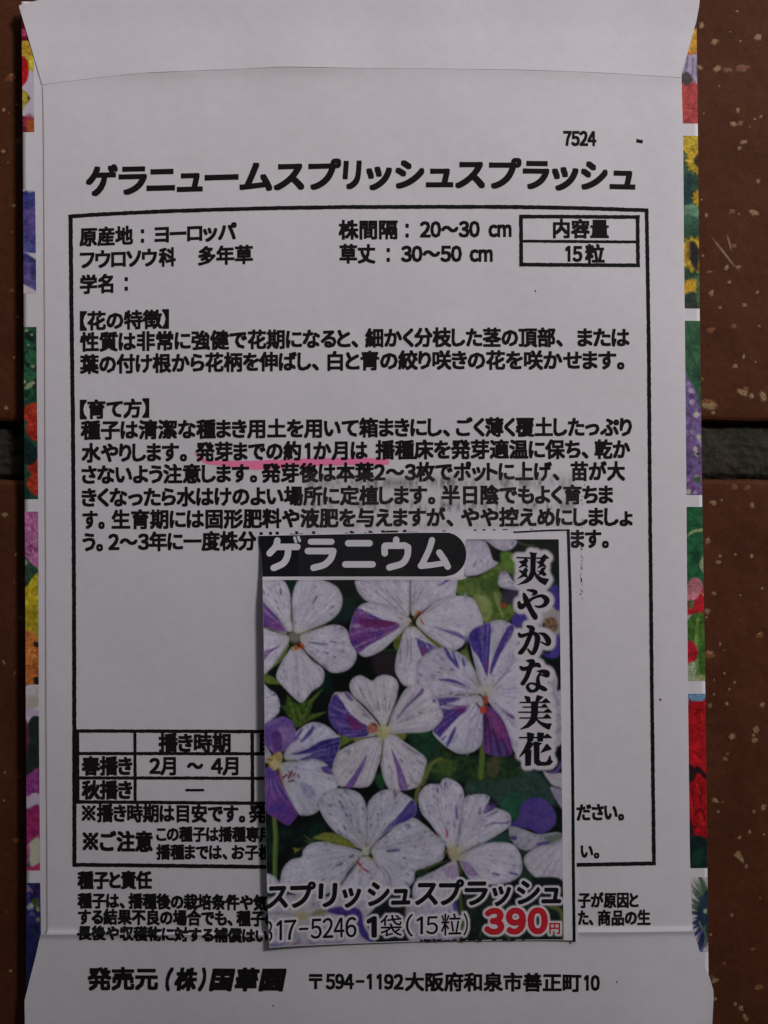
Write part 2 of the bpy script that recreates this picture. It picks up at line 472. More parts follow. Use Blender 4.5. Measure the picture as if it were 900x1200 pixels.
def flap_ramp(y, x):
    yf = 1092.5 + 0.004 * (x - 60) * (x < 430) - 0.006 * np.clip(x - 430, 0, 500)
    return yf
FBOT = pw([(40, 101.8), (49, 101.2), (70, 98.3), (90, 96), (130, 91), (175, 87), (250, 83.7), (330, 80.3), (420, 81.6), (520, 82.2), (600, 83), (700, 86), (760, 89), (800, 91.2)])
def ridge(x, y):
    """the panel dips away just below the glued edge of the top flap"""
    x = np.asarray(x, float); d = np.asarray(y, float) - FBOT(x)
    w = 0.00009 + 0.00030 * np.exp(-((x - 200) / 60) ** 2) + 0.00036 * np.exp(-((x - 355) / 75) ** 2) + 0.00016 * np.exp(-((x - 660) / 120) ** 2)
    w = w * sstep(49, 80, x)
    return w * np.where(d > 0, np.exp(-np.clip(d, 0, 400) / 9), np.exp(-np.clip(-d, 0, 400) / 40))
def Zp(x, y):
    """printed back panel; folds over into the bottom flap"""
    z = Zb(x, y) + 0.00013 + ridge(x, y)
    yf = flap_ramp(y, x)
    edge = np.exp(-np.clip(np.asarray(x) - Lpan(y), 0, 99) / 8) + np.exp(-np.clip(Rpan(y) - np.asarray(x), 0, 99) / 8)
    z = z - 0.00004 * edge
    z = z + 0.00030 * np.exp(-((np.asarray(y) - yf) / 3.0) ** 2) * sstep(-14, 0, np.asarray(y) - yf)
    z = z + 0.00022 * sstep(-4.5, 0.5, np.asarray(y) - yf) - 0.0000022 * np.clip(np.asarray(y) - yf, 0, 200)
    return z

def Ztf(x, y):
    return Zb(x, y) + 0.000168 + ridge(x, y) + 0.0005 * sstep(40, -30, y)

# ------------------------------------------------------------------ the seed packet
packet = empty('seed_packet', (WX(427), WY(600), 0.0), 'white paper seed packet with a printed back, lying on the brown tiles', 'seed packet')

def envelope_body():
    nu, nv = 170, 210
    u = np.linspace(0, 1, nu)[None, :]; v = np.linspace(0, 1, nv)[:, None]
    y = 4 + (1262 - 4) * v + 0 * u
    x = Lout(y) + (Rout(y) - Lout(y)) * u
    zt = Zb(x, y)
    uu = (u - .5) * 2; vv = (v - .5) * 2
    f = np.clip((1 - np.abs(uu) ** 6) * (1 - np.abs(vv) ** 8), 0, 1)
    zb = zt - 0.00025 - (zt - 0.00025 - 0.00003) * sstep(0, 0.6, f)
    top = np.stack([WX(x), WY(y), zt], -1).reshape(-1, 3)
    bot = np.stack([WX(x), WY(y), zb], -1).reshape(-1, 3)
    F = grid_faces(nu, nv)
    n = nu * nv
    idx = np.arange(n).reshape(nv, nu)
    loop = np.concatenate([idx[0, :-1], idx[:-1, -1], idx[-1, :0:-1], idx[:0:-1, 0]])
    nx = np.roll(loop, -1)
    side = np.stack([loop, nx, nx + n, loop + n], 1)
    return link_mesh('envelope_body', np.concatenate([top, bot]), [np.concatenate([F, F[:, ::-1] + n, side])], M_PAPER, packet)
body = envelope_body()

panel = sheet('back_panel', Lpan, Rpan, lambda u: 62 + 0 * u, lambda u: 1098 + 0 * u, 260, 360, Zp, M_PAPER, packet)
LF = pw([(-40, 110), (-22, 100), (0, 57), (9.5, 24), (40, 33), (100, 50.6), (110, 52.6)])
RF = pw([(-40, 822), (-8, 820.5), (8, 819), (25, 816), (65, 805), (83, 799.5), (95, 796.5)])
tflap = sheet('top_flap', LF, RF, lambda u: -22 + 0 * u, lambda u: FBOT(49 + u * 748), 280, 60, Ztf, M_FLAP, packet, thick=0.00003)
LB = pw([(1090, 51), (1094, 49), (1120, 43.2), (1150, 35.6), (1170, 30.6), (1185, 30.8), (1240, 31.3)])
RB = pw([(1088, 811), (1092, 812.5), (1115, 820), (1131, 825), (1146, 832), (1160, 836), (1170, 836.3), (1240, 833)])
Zbf = lambda x, y: Zp(x, y) + 0.00003
bflap = sheet('bottom_flap', LB, RB, lambda u: flap_ramp(0, 50 + u * 760), lambda u: 1240 + 0 * u, 260, 60, Zbf, M_FLAP, packet)

# faint brown glue line along the left edge of the panel
yy = np.linspace(104, 1090, 240)
gx0 = Lpan(yy) + 0.1; gx1 = Lpan(yy) + 1.1 + 0.3 * vnoise(yy * .03, yy * 0, 3)
V = np.concatenate([np.stack([WX(g), WY(yy), Zp(g, yy) + 0.00002], 1) for g in (gx0, gx1)])
n = len(yy); i = np.arange(n - 1)
link_mesh('glue_line', V, [np.stack([i, i + 1, i + n + 1, i + n], 1)], M_GLUE, panel)

# ------------------------------------------------------------------ lettering
_gly = {}
_fc = bpy.data.curves.new('lettering', 'FONT')
_fo = bpy.data.objects.new('lettering', _fc)
COL.objects.link(_fo)
def glyph(ch, res=2):
    key = (ch, res)
    if ch == '1' and key not in _gly:                # plain figure one: stem and flag, no foot
        q = np.array([(.23, 0), (.32, 0), (.32, .74), (.25, .74), (.09, .62), (.09, .53), (.23, .61)])
        _gly[key] = (q, np.array([[0, 1, 2], [0, 2, 6], [6, 2, 3], [6, 3, 4], [6, 4, 5]]))
    if ch == '※' and key not in _gly:
        V = []; T = []
        for sx in (1, -1):
            d = np.array([.707, .707 * sx]); e = np.array([-d[1], d[0]]) * .028; c = np.array([.5, .38])
            b = len(V); V += [c - d * .52 - e, c + d * .52 - e, c + d * .52 + e, c - d * .52 + e]; T += [[b, b + 1, b + 2], [b, b + 2, b + 3]]
        for dx, dy in ((.30, 0), (-.30, 0), (0, .30), (0, -.30)):
            b = len(V); V += [np.array([.5 + dx + a, .38 + dy + c]) for a, c in ((-.055, -.055), (.055, -.055), (.055, .055), (-.055, .055))]; T += [[b, b + 1, b + 2], [b, b + 2, b + 3]]
        _gly[key] = (np.array(V), np.array(T))
    if key not in _gly:
        c = ch
        if 0x21 <= ord(ch) <= 0x7e: c = chr(ord(ch) + 0xFEE0)        # full-width forms share the Japanese face
        _fc.body = c; _fc.resolution_u = res; _fc.size = 1.0
        bpy.context.view_layer.update()
        dg = bpy.context.evaluated_depsgraph_get()
        ev = _fo.evaluated_get(dg)
        me = ev.to_mesh()
        n = len(me.vertices)
        co = np.zeros(n * 3); me.vertices.foreach_get('co', co); co = co.reshape(-1, 3)[:, :2]
        me.calc_loop_triangles()
        t = np.zeros(len(me.loop_triangles) * 3, np.int32); me.loop_triangles.foreach_get('vertices', t)
        _gly[key] = (co.copy(), t.reshape(-1, 3).copy())
        ev.to_mesh_clear()
    return _gly[key]

def is_kanji(ch): return 0x4e00 <= ord(ch) <= 0x9fff or ch in '※〒【】々'

def layout(text, x0, x1, res=2, fixed=None):
    """glyph outlines in px along x, em units in y (0 = centre of the em square, up positive)"""
    out = []; p = 0.0
    for ch in text:
        if ch in ' \u3000':
            p += 1.0 if ch == '\u3000' else 0.35; continue
        co, tr = glyph(ch, res)
        a, b = co[:, 0].min(), co[:, 0].max()
        if is_kanji(ch):
            q = co.copy(); q[:, 0] += p; adv = 1.0
            if ch == '【': q[:, 0] -= 0.5; adv = .5
            if ch == '】': adv = .5
        elif ch.isascii() and ch.isalnum():
            adv = 0.60 if ch.isdigit() else b - a + 0.09
            q = co.copy(); q[:, 0] += p + adv / 2 - (a + b) / 2
        elif ch in '、。':
            q = co.copy(); q[:, 0] += p - a + 0.06; adv = b - a + 0.38
        else:
            q = co.copy(); q[:, 0] += p - a + 0.055; adv = b - a + 0.11
        q[:, 1] -= 0.38
        out.append((q, tr)); p += adv
    lo = min(q[:, 0].min() for q, _ in out); hi = max(q[:, 0].max() for q, _ in out)
    k = (x1 - x0) / (hi - lo)
    res_ = []
    for q, tr in out:
        q = q.copy(); q[:, 0] = x0 + (q[:, 0] - lo) * k
        res_.append((q, tr))
    return res_

def disc(bold, n):
    if bold <= 0: return [(0, 0)]
    if n >= 100:                                     # square pen: the blunt ends of a coarse printer
        b = bold * 0.86
        return [(0, 0), (b, b), (-b, b), (b, -b), (-b, -b), (b, 0), (-b, 0), (0, b), (0, -b)]
    a = [(math.cos(t) * bold, math.sin(t) * bold) for t in np.linspace(0, 2 * math.pi, n, endpoint=False)]
    return [(0, 0)] + a

def text_tris(segs, size, yc, bold=0.022, slant=0.0, copies=6, res=2, jit=0.0):
    """-> px coordinates (n,2), level (n), triangles"""
    V = []; Lv = []; T = []; b = 0
    for text, x0, x1 in segs:
        for q, tr in layout(text, x0 + bold * size * .8, x1 - bold * size * .8, res):
            for lv, (dx, dy) in enumerate(disc(bold * size, copies)):
                x = q[:, 0] + dx + q[:, 1] * size * slant
                y = yc(q[:, 0]) - q[:, 1] * size + dy
                V.append(np.stack([x, y], 1)); Lv.append(np.full(len(q), lv)); T.append(tr + b); b += len(q)
    return np.concatenate(V), np.concatenate(Lv), np.concatenate(T)

def text_mesh(name, segs, size, yc, zf, mat, parent, dz=0.00003, clip=None, **kw):
    V, Lv, T = text_tris(segs, size, yc, **kw)
    if clip is not None: V[:, 0] = np.maximum(V[:, 0], clip(V[:, 1]))
    if kw.get('rough', 0): pass
    z = zf(V[:, 0], V[:, 1]) + dz + Lv * 0.0000012
    P = np.stack([WX(V[:, 0]), WY(V[:, 1]), z], 1)
    p = P[T]; nz = np.cross(p[:, 1] - p[:, 0], p[:, 2] - p[:, 0])[:, 2]
    T = T[np.abs(nz) > 1e-16]; nz = nz[np.abs(nz) > 1e-16]
    T[nz < 0] = T[nz < 0][:, ::-1]
    return link_mesh(name, P, [T], mat, parent, smooth=False)

def yl(xa, ya, xb, yb): return lambda x: ya + (np.asarray(x) - xa) * (yb - ya) / (xb - xa)
def yc_curve(pts): return pw(pts)

# title, one segment per character so the spacing follows the photo
tt = 'ゲラニュームスプリッシュスプラッシュ'
tb = [(102,138.5),(140,173),(173.5,206.5),(209,239),(240.5,280),(282,320.5),(322,358),(361,399),(402,423),(429,459),(463,497),(500,531.6),(534,569),(572,609.6),(612,643),(646,677),(680,711.5),(715,745)]
text_mesh('title_lettering', [(c, a, b) for c, (a, b) in zip(tt, tb)], 38.5, yc_curve([(100, 213.5), (200, 210.8), (300, 208.0), (400, 205.5), (520, 205), (640, 205.5), (750, 207)]), Zp, M_INK, panel, bold=0.046, copies=100, res=4, slant=0.07)

def line(segs, yc, size=22.0, bold=0.030, **kw):
    size = size * 1.065; bold = bold + 0.014
    return text_mesh(kw.pop('name', 'text_line'), segs, size, yc, kw.pop('zf', Zp), M_INK, kw.pop('parent', panel), bold=bold, copies=kw.pop('copies', 100), **kw)

line([('7524', 659.5, 698.5)], yl(0, 163, 900, 163), 20.5, 0.03, name='number_lettering')
line([('原産地', 94.5, 157), ('：', 166, 170), ('ヨーロッパ', 182, 278)], yl(95, 279, 278, 272), 21.5)
line([('株間隔', 397, 466), ('：', 475, 479), ('20～30', 492, 562), ('cm', 572, 599)], yl(397, 270.5, 599, 269), 22)
line([('フウロソウ', 95, 185), ('科', 187, 207), ('多年草', 233, 297)], yl(95, 305.5, 297, 299), 21.5)
line([('草丈', 398, 440), ('：', 453, 457), ('30～50', 470, 541), ('cm', 550, 577)], yl(398, 298.5, 577, 298), 22)
line([('学名', 95, 134), ('：', 147, 151)], yl(95, 334.5, 153, 332), 21.5)
line([('内容量', 647.5, 713)], yl(0, 268.5, 900, 269), 21.5)
line([('15', 662, 682), ('粒', 685, 708)], yl(0, 298, 900, 298), 21.5)
line([('【花の特徴】', 95, 199)], yl(95, 377, 199, 374.5), 21.5)
line([('性質は非常に強健で花期になると、', 95, 420), ('細かく分枝した茎の頂部、', 428, 659), ('または', 676, 737)], yc_curve([(95, 401.5), (300, 398.5), (500, 396), (740, 396)]))
line([('葉の付け根から花柄を伸ばし、', 95, 374), ('白と青の絞り咲きの花を咲かせます。', 384, 731)], yc_curve([(95, 427.5), (300, 424.5), (500, 422.5), (740, 422.5)]))
line([('【育て方】', 95, 176)], yl(95, 480.5, 176, 478.5), 21.5)
line([('種子は清潔な種まき用土を用いて箱まきにし、', 96, 527), ('ごく薄く覆土したっぷり', 534, 740)], yc_curve([(96, 504.5), (300, 502.5), (500, 501), (740, 500.5)]))
line([('水やりします。', 97, 220), ('発芽までの約1か月は', 230, 431), ('播種床を発芽適温に保ち、', 440, 689), ('乾か', 696, 738)], yc_curve([(96, 531), (300, 529), (500, 527), (740, 526.5)]))
line([('さないよう注意します。', 97, 302), ('発芽後は本葉2～3枚でポットに上げ、', 307, 655), ('苗が大', 668, 732)], yc_curve([(96, 556.5), (300, 554.5), (500, 553), (740, 552)]))
line([('きくなったら水はけのよい場所に定植します。', 97, 510), ('半日陰でもよく育ちま', 517, 718)], yc_curve([(96, 583), (300, 581.5), (500, 580), (740, 579.5)]))
line([('す。', 98, 124), ('生育期には固形肥料や液肥を与えますが、', 132, 531), ('やや控えめにしましょ', 540, 741)], yc_curve([(96, 609), (300, 607.5), (500, 606), (740, 605.5)]))
line([('う。', 98, 122), ('2～3年に一度株分', 128, 301), ('けします。', 304, 385), ('やや湿気のある地域を好み', 402, 662), ('ます。', 668, 713)], yc_curve([(96, 635), (300, 633.5), (500, 632), (740, 631)]))
# sowing table and notes
line([('播き時期', 186.5, 271)], yl(0, 869.5, 900, 869.5), 21.5, 0.036)
line([('目', 305, 325)], yl(0, 869, 900, 869), 21.5)
line([('春播き', 97, 156)], yl(0, 896.5, 900, 896.5), 21.5, 0.036)
line([('2月', 176, 207), ('～', 220, 239), ('4月', 248, 280)], yl(0, 896.5, 900, 896), 21.5)
line([('秋播き', 97, 156)], yl(0, 924.5, 900, 924.5), 21.5, 0.036)
line([('※播き時期は目安です。', 97, 288), ('発芽', 292, 334)], yl(95, 951.5, 330, 952.5), 20.5, 0.032)
line([('ださい。', 675, 731)], yl(0, 951, 900, 951), 20)
line([('※ご注意', 98, 180)], yl(97, 984.5, 180, 985), 23.5, 0.034)
line([('この種子は播種専用で', 184, 335)], yl(184, 976, 335, 976.5), 17.5, 0.032)
line([('播種までは、お子様の', 184, 335)], yl(184, 997, 335, 997.5), 17.5, 0.032)
line([('い。', 680, 702)], yl(0, 996.5, 900, 996.5), 17.5)
line([('種子と責任', 92, 179)], yl(0, 1030, 900, 1030), 20.5, 0.036)
line([('種子は、播種後の栽培条件や気象', 92, 330)], yl(92, 1054, 330, 1056.5), 17.8, 0.036)
line([('子が原因と', 677, 748)], yl(0, 1054.5, 900, 1054), 17.8, 0.03)
line([('する結果不良の場合でも、種子の', 92.5, 326)], yl(92, 1073, 330, 1075), 17.8, 0.036)
line([('た、', 677, 695), ('商品の生', 700, 762)], yl(0, 1075, 900, 1074.5), 17.8, 0.03)
line([('長後や収穫物に対する補償はいた', 92, 330)], yl(92, 1091.5, 330, 1095), 16.0, 0.042, zf=lambda x, y: np.maximum(Zp(x, y) + 0.00001, Zbf(x, y) + 0.00001))
# sender on the bottom flap
line([('発売元', 103.5, 186)], yl(103, 1145.5, 186, 1145.5), 26, 0.034, parent=bflap, zf=Zbf, name='sender_lettering')
line([('(', 195, 202), ('株', 206, 232), (')', 235, 242)], yl(190, 1146, 250, 1146), 26, 0.036, parent=bflap, zf=Zbf, slant=0.2, name='sender_lettering')
line([('国', 248, 274), ('華', 277, 303), ('園', 306, 334)], yl(240, 1146, 340, 1146), 26, 0.045, parent=bflap, zf=Zbf, slant=0.2, name='sender_lettering')
line([('〒', 362.5, 378), ('594', 382, 415), ('-', 417, 427), ('1192', 430, 473), ('大阪府和泉市善正町', 474.5, 681), ('10', 684, 702.5)], yl(362, 1148, 704, 1150.5), 21.5, 0.028, parent=bflap, zf=Zbf, name='address_lettering')

# ruled lines
def ribbon(path, w, step=2.4, rough=0.25, seed=0):
    p = np.array(path, float)
    seg = np.hypot(*np.diff(p, axis=0).T); t = np.concatenate([[0], np.cumsum(seg)])
    n = max(2, int(t[-1] / step) + 1)
    s = np.linspace(0, t[-1], n)
    x = np.interp(s, t, p[:, 0]); y = np.interp(s, t, p[:, 1])
    dx = np.gradient(x); dy = np.gradient(y); l = np.hypot(dx, dy); nx, ny = -dy / l, dx / l
    r = np.random.RandomState(seed)
    wa = w / 2 + (r.rand(n) - .5) * rough * 2; wb = w / 2 + (r.rand(n) - .5) * rough * 2
    A = np.stack([x + nx * wa, y + ny * wa], 1); B = np.stack([x - nx * wb, y - ny * wb], 1)
    i = np.arange(n - 1)
    return np.concatenate([A, B]), np.stack([i, i + n, i + n + 1, i + 1], 1)

def ruled(name, paths, zf, mat, parent, dz=0.00003, step=2.4, rough=0.25):
    V = []; F = []; b = 0; lv = []
    for k, (path, w) in enumerate(paths):
        v, f = ribbon(path, w, step, rough, k + 5)
        V.append(v); F.append(f + b); b += len(v); lv.append(np.full(len(v), k))
    V = np.concatenate(V); F = np.concatenate(F); lv = np.concatenate(lv)
    P = np.stack([WX(V[:, 0]), WY(V[:, 1]), zf(V[:, 0], V[:, 1]) + dz + lv * 0.000001], 1)
    p = P[F]; nz = np.cross(p[:, 1] - p[:, 0], p[:, 2] - p[:, 0])[:, 2]
    F[nz < 0] = F[nz < 0][:, ::-1]
    return link_mesh(name, P, [F], mat, parent, smooth=False)

ruled('text_frame', [
    ([(81.5, 255), (110, 253), (150, 250.8), (200, 248.5), (260, 246.6), (330, 244.8), (400, 243.8), (500, 243.5), (600, 243.8), (680, 244.8), (759, 246.8)], 4.6),
    ([(84, 253), (85, 350), (87, 500), (88, 700), (88.5, 860), (88.5, 1014)], 4.8),
    ([(757.5, 245), (758.5, 320), (760, 450), (761.5, 600), (763.5, 800), (766.3, 1013.5)], 4.4),
    ([(86.5, 1012), (180, 1013), (300, 1014.3), (450, 1014.5), (600, 1013.5), (768, 1011.5)], 4.6)], Zp, M_INK, panel)
ruled('contents_box', [
    ([(608, 255), (749.5, 254.8)], 4.4), ([(608, 311), (749.5, 311.5)], 4.4), ([(610, 253), (610.3, 313)], 4.4), ([(746.8, 253), (747.2, 313)], 4.4), ([(611, 283.6), (746, 284)], 3.4)], Zp, M_INK, panel)
ruled('sowing_table', [
    ([(90, 855.7), (340, 856.5)], 4.0), ([(92, 882), (340, 882.3)], 3.8), ([(92, 910.5), (340, 911)], 3.8), ([(90, 938.5), (340, 940.3)], 4.0),
    ([(92, 854), (92.5, 940)], 4.2), ([(159, 856), (159.5, 939)], 3.6), ([(296.2, 856), (296.6, 940)], 4.2)], Zp, M_INK, panel)
ruled('dash_mark', [([(218, 924.8), (240, 924.8)], 3.0)], Zp, M_INK, panel)
for q in [([(745.5, 165.3), (753, 166.3)], 4.2), ([(772.2, 820), (774.5, 819.5)], 2.2), ([(319.5, 1176.8), (321.3, 1177)], 1.6), ([(721.5, 1149.5), (723, 1149.8)], 1.5), ([(626, 341.8), (627.6, 342)], 1.6)]:
    ruled('printed_speck', [q], (Zbf if q[0][0][1] > 1095 else Zp), M_INK, bflap if q[0][0][1] > 1095 else panel, step=1.5, rough=0.5)

# the pink marker stroke under one phrase
xs_ = np.arange(229, 459.1, 1.0)
xs_ = xs_[xs_ < 457]
mid = pw([(229, 531), (234, 537), (242, 541), (260, 543), (300, 545.5), (330, 544), (370, 541.5), (420, 541), (458, 541.2)])(xs_)
wid = pw([(229, 2), (234, 5), (240, 6), (260, 6.6), (285, 8.5), (300, 11), (320, 11), (345, 9.5), (400, 9.0), (440, 8), (452, 7.5), (458, 6)])(xs_) + (vnoise(xs_ * .15, xs_ * 0, 9) - .5) * 1.6
ta = mid - wid / 2; tb2 = mid + wid / 2
V2 = np.concatenate([np.stack([xs_, ta], 1), np.stack([xs_, mid], 1), np.stack([xs_, tb2], 1)])
n = len(xs_); i = np.arange(n - 1)
Fm = np.concatenate([np.stack([i + k * n, i + (k + 1) * n, i + (k + 1) * n + 1, i + k * n + 1], 1) for k in (0, 1)])
link_mesh('marker_stroke', np.stack([WX(V2[:, 0]), WY(V2[:, 1]), Zp(V2[:, 0], V2[:, 1]) + 0.000016], 1), [Fm], M_PINK, panel, smooth=False, label='pink marker underline')

# ------------------------------------------------------------------ printing: small paint engine for the colour pictures
def stroke_poly(st, n=8):
    s = spline(st, n, closed=False)
    x, y, w = s[:, 0], s[:, 1], np.maximum(s[:, 2], 0.02)
    dx = np.gradient(x); dy = np.gradient(y); l = np.hypot(dx, dy) + 1e-9; nx, ny = -dy / l, dx / l
    A = np.stack([x + nx * w / 2, y + ny * w / 2], 1); B = np.stack([x - nx * w / 2, y - ny * w / 2], 1)
    # round caps
    def cap(c, d, w):
        a0 = math.atan2(d[1], d[0]); a = np.linspace(a0 + math.pi / 2, a0 - math.pi / 2, 7)[1:-1]
        return np.stack([c[0] + np.cos(a) * w / 2, c[1] + np.sin(a) * w / 2], 1)
    e = cap((x[-1], y[-1]), (dx[-1], dy[-1]), w[-1]); s0 = cap((x[0], y[0]), (-dx[0], -dy[0]), w[0])
    return np.concatenate([A, e, B[::-1], s0])

class Paint:
    def __init__(s, x0, y0, x1, y1, k, bg):
        s.x0, s.y0, s.k = x0, y0, k
        s.W, s.H = int((x1 - x0) * k), int((y1 - y0) * k)
        s.X, s.Y = np.meshgrid(x0 + (np.arange(s.W) + .5) / k, y0 + (np.arange(s.H) + .5) / k)
        s.img = np.ones((s.H, s.W, 3)) * np.array(bg) / 255.
        s.rng = np.random.RandomState(7)
    def mask(s, poly):
        p = np.asarray(poly, float)
        i0 = max(0, int((p[:, 0].min() - s.x0) * s.k) - 3); i1 = min(s.W, int((p[:, 0].max() - s.x0) * s.k) + 4)
        j0 = max(0, int((p[:, 1].min() - s.y0) * s.k) - 3); j1 = min(s.H, int((p[:, 1].max() - s.y0) * s.k) + 4)
        if i1 <= i0 or j1 <= j0: return None
        xs = s.X[0, i0:i1]; out = np.zeros((j1 - j0, i1 - i0))
        a = p; b = np.roll(p, -1, 0)
        for sub in (0.25, 0.75):
            for j in range(j0, j1):
                y = s.y0 + (j + sub) / s.k
                c = (a[:, 1] <= y) != (b[:, 1] <= y)
                if not c.any(): continue
                xc = np.sort(a[c, 0] + (y - a[c, 1]) * (b[c, 0] - a[c, 0]) / (b[c, 1] - a[c, 1]))
                for q in range(0, len(xc) - 1, 2):
                    out[j - j0] += 0.5 * np.clip((np.minimum(xs + .5 / s.k, xc[q + 1]) - np.maximum(xs - .5 / s.k, xc[q])) * s.k, 0, 1)
        return (slice(j0, j1), slice(i0, i1)), np.clip(out, 0, 1)
    def blend(s, sl, m, col):
        s.img[sl] = s.img[sl] * (1 - m[..., None]) + np.asarray(col) * m[..., None]
    def fill(s, pts, col, alpha=1.0, soft=0, smooth=True, tex=0.0, tscale=.15, seed=0, col2=None):
        r = s.mask(spline(pts) if smooth else pts)
        if r is None: return
        sl, m = r
        if soft: m = blur(m, soft * s.k)
        c = np.array(col) / 255. * np.ones(m.shape + (3,))
        n = fnoise(s.X[sl] * tscale, s.Y[sl] * tscale, seed, 4)[..., None]
        if col2 is not None:
            t = np.clip((n - .3) / .4, 0, 1); c = c * (1 - t) + np.array(col2) / 255. * t
        elif tex: c = c * (1 + tex * (n - .5) * 2)
        s.blend(sl, m * alpha, c)
    def petal(s, pts, ctr, col=(236, 230, 248), vein=.3, vcol=(118, 110, 158), seed=0, edge=.10, core=True, mott=.07, fq=9.0):
        r = s.mask(spline(pts))
        if r is None: return
        sl, m = r
        X, Y = s.X[sl], s.Y[sl]
        dx, dy = X - ctr[0], Y - ctr[1]; rr = np.hypot(dx, dy) + 1e-6; th = np.arctan2(dy, dx)
        c = np.array(col) / 255. * np.ones(m.shape + (3,))
        lo = fnoise(X * .05, Y * .05, seed + 5, 2)[..., None]
        c = c * (1 + mott * (lo - .5) * 2.4) + np.array([-.012, -.006, .02]) * (lo - .4)
        v = vnoise(th * fq * 2.2 + 40, rr * .035, seed + 20)
        v = np.clip((v - .58) / .3, 0, 1) * np.clip(1.25 - rr / 62, .25, 1) * .85
        c = c * (1 - (v * vein)[..., None]) + np.array(vcol) / 255. * (v * vein)[..., None]
        hf = vnoise(th * fq * 6 + 11, rr * .06, seed + 24)      # fine hairlines
        c = c * (1 - .06 * np.clip((hf - .55) / .3, 0, 1)[..., None] * np.array([1, 1, .7]))
        sp = fnoise(X * .32, Y * .32, seed + 25, 3)
        c = c * (1 - .045 * np.clip((sp - .5) / .2, 0, 1)[..., None] * np.array([1, 1, .6]))
        # pale streaks running out from the throat
        v2 = vnoise(th * fq * 3 + 80, rr * .02, seed + 30); c = c * (1 - .05 * (v2 - .5)[..., None] * 2)
        inner = blur(m, 3.0 * s.k)
        i2 = blur(m, 8.0 * s.k); c = c * (.87 + .13 * np.clip((i2 - .3) / .6, 0, 1))[..., None]
        c = c * (1 - edge * np.clip(1 - inner, 0, .6)[..., None] * 1.6)
        if core:
            g = np.exp(-(rr / 9) ** 2)[..., None]
            c = c * (1 - .55 * g) + np.array((232, 226, 196)) / 255. * .55 * g
            g = np.exp(-(rr / 20) ** 2)[..., None]; c = c * (1 - .14 * g) + np.array((205, 208, 170)) / 255. * .14 * g
        s.blend(sl, m, c)
        return
    def patch(s, pts, ctr, col, col2=None, alpha=.9, soft=.8, seed=0, streak=.55, feather=1.1, fq=14.0, smooth=True):
        r = s.mask(spline(pts) if smooth else pts)
        if r is None: return
        sl, m = r
        m = m * blur(m, max(soft, feather) * s.k) ** .8
        X, Y = s.X[sl], s.Y[sl]
        dx, dy = X - ctr[0], Y - ctr[1]; rr = np.hypot(dx, dy); th = np.arctan2(dy, dx)
        st = .6 * vnoise(th * fq * 2 + 30, rr * .03, seed + 40) + .4 * fnoise(X * .5, Y * .5, seed + 50, 2)
        a = np.clip(1 - (streak * .8 + .2) * np.clip((st - .42) / .35, 0, 1), 0, 1)
        c = np.array(col) / 255. * np.ones(m.shape + (3,))
        if col2 is not None:
            t = fnoise(X * .09, Y * .09, seed + 60, 2)[..., None]; t = np.clip((t - .35) / .3, 0, 1)
            c = c * (1 - t) + np.array(col2) / 255. * t
        c = c * (.82 + .36 * fnoise(X * .35, Y * .35, seed + 70, 3)[..., None])
        s.blend(sl, m * a * alpha, c)
    def stroke(s, st, col, alpha=1.0, soft=.3):
        r = s.mask(stroke_poly(st))
        if r is None: return
        sl, m = r
        if soft: m = blur(m, soft * s.k)
        s.blend(sl, m * alpha, np.array(col) / 255. * np.ones(m.shape + (3,)))
    def dashes(s, pts, ctr, n, col=(70, 60, 125), seed=0, length=5.0, alpha=.75):
        """short radial flecks inside a petal"""
        p = spline(pts); r = s.mask(p)
        if r is None: return
        sl, m = r
        rng = np.random.RandomState(seed + 3)
        ys, xs = np.where(m > .95)
        if len(ys) == 0: return
        for _ in range(int(n * 1.2)):
            q = rng.randint(len(ys)); x = s.X[sl][ys[q], xs[q]]; y = s.Y[sl][ys[q], xs[q]]
            d = np.array([x - ctr[0], y - ctr[1]]); l = np.hypot(*d)
            if l < 12 or rng.rand() > .25 + l / 45: continue
            d = d / l; a = rng.normal(0, .18); d = np.array([d[0] * math.cos(a) - d[1] * math.sin(a), d[0] * math.sin(a) + d[1] * math.cos(a)])
            L = length * (.3 + rng.rand() ** 2 * 1.2); w = .5 + rng.rand() * .9
            s.stroke([(x, y, w * .5), (x + d[0] * L * .5, y + d[1] * L * .5, w), (x + d[0] * L, y + d[1] * L, w * .4)], np.array(col) * .8, min(1, alpha * (.5 + .8 * rng.rand())), .3)
    def tri_mask(s, V, T):
        M = np.zeros((s.H, s.W))
        P = np.stack([(V[:, 0] - s.x0) * s.k - .5, (V[:, 1] - s.y0) * s.k - .5], 1)
        for t in T:
            a, b, c = P[t]
            i0 = max(0, int(min(a[0], b[0], c[0]))); i1 = min(s.W - 1, int(max(a[0], b[0], c[0])) + 1)
            j0 = max(0, int(min(a[1], b[1], c[1]))); j1 = min(s.H - 1, int(max(a[1], b[1], c[1])) + 1)
            if i1 < i0 or j1 < j0: continue
            X, Y = np.meshgrid(np.arange(i0, i1 + 1), np.arange(j0, j1 + 1))
            e = lambda p, q: (q[0] - p[0]) * (Y - p[1]) - (q[1] - p[1]) * (X - p[0])
            e1, e2, e3 = e(a, b), e(b, c), e(c, a)
            M[j0:j1 + 1, i0:i1 + 1][((e1 >= 0) & (e2 >= 0) & (e3 >= 0)) | ((e1 <= 0) & (e2 <= 0) & (e3 <= 0))] = 1
        return M

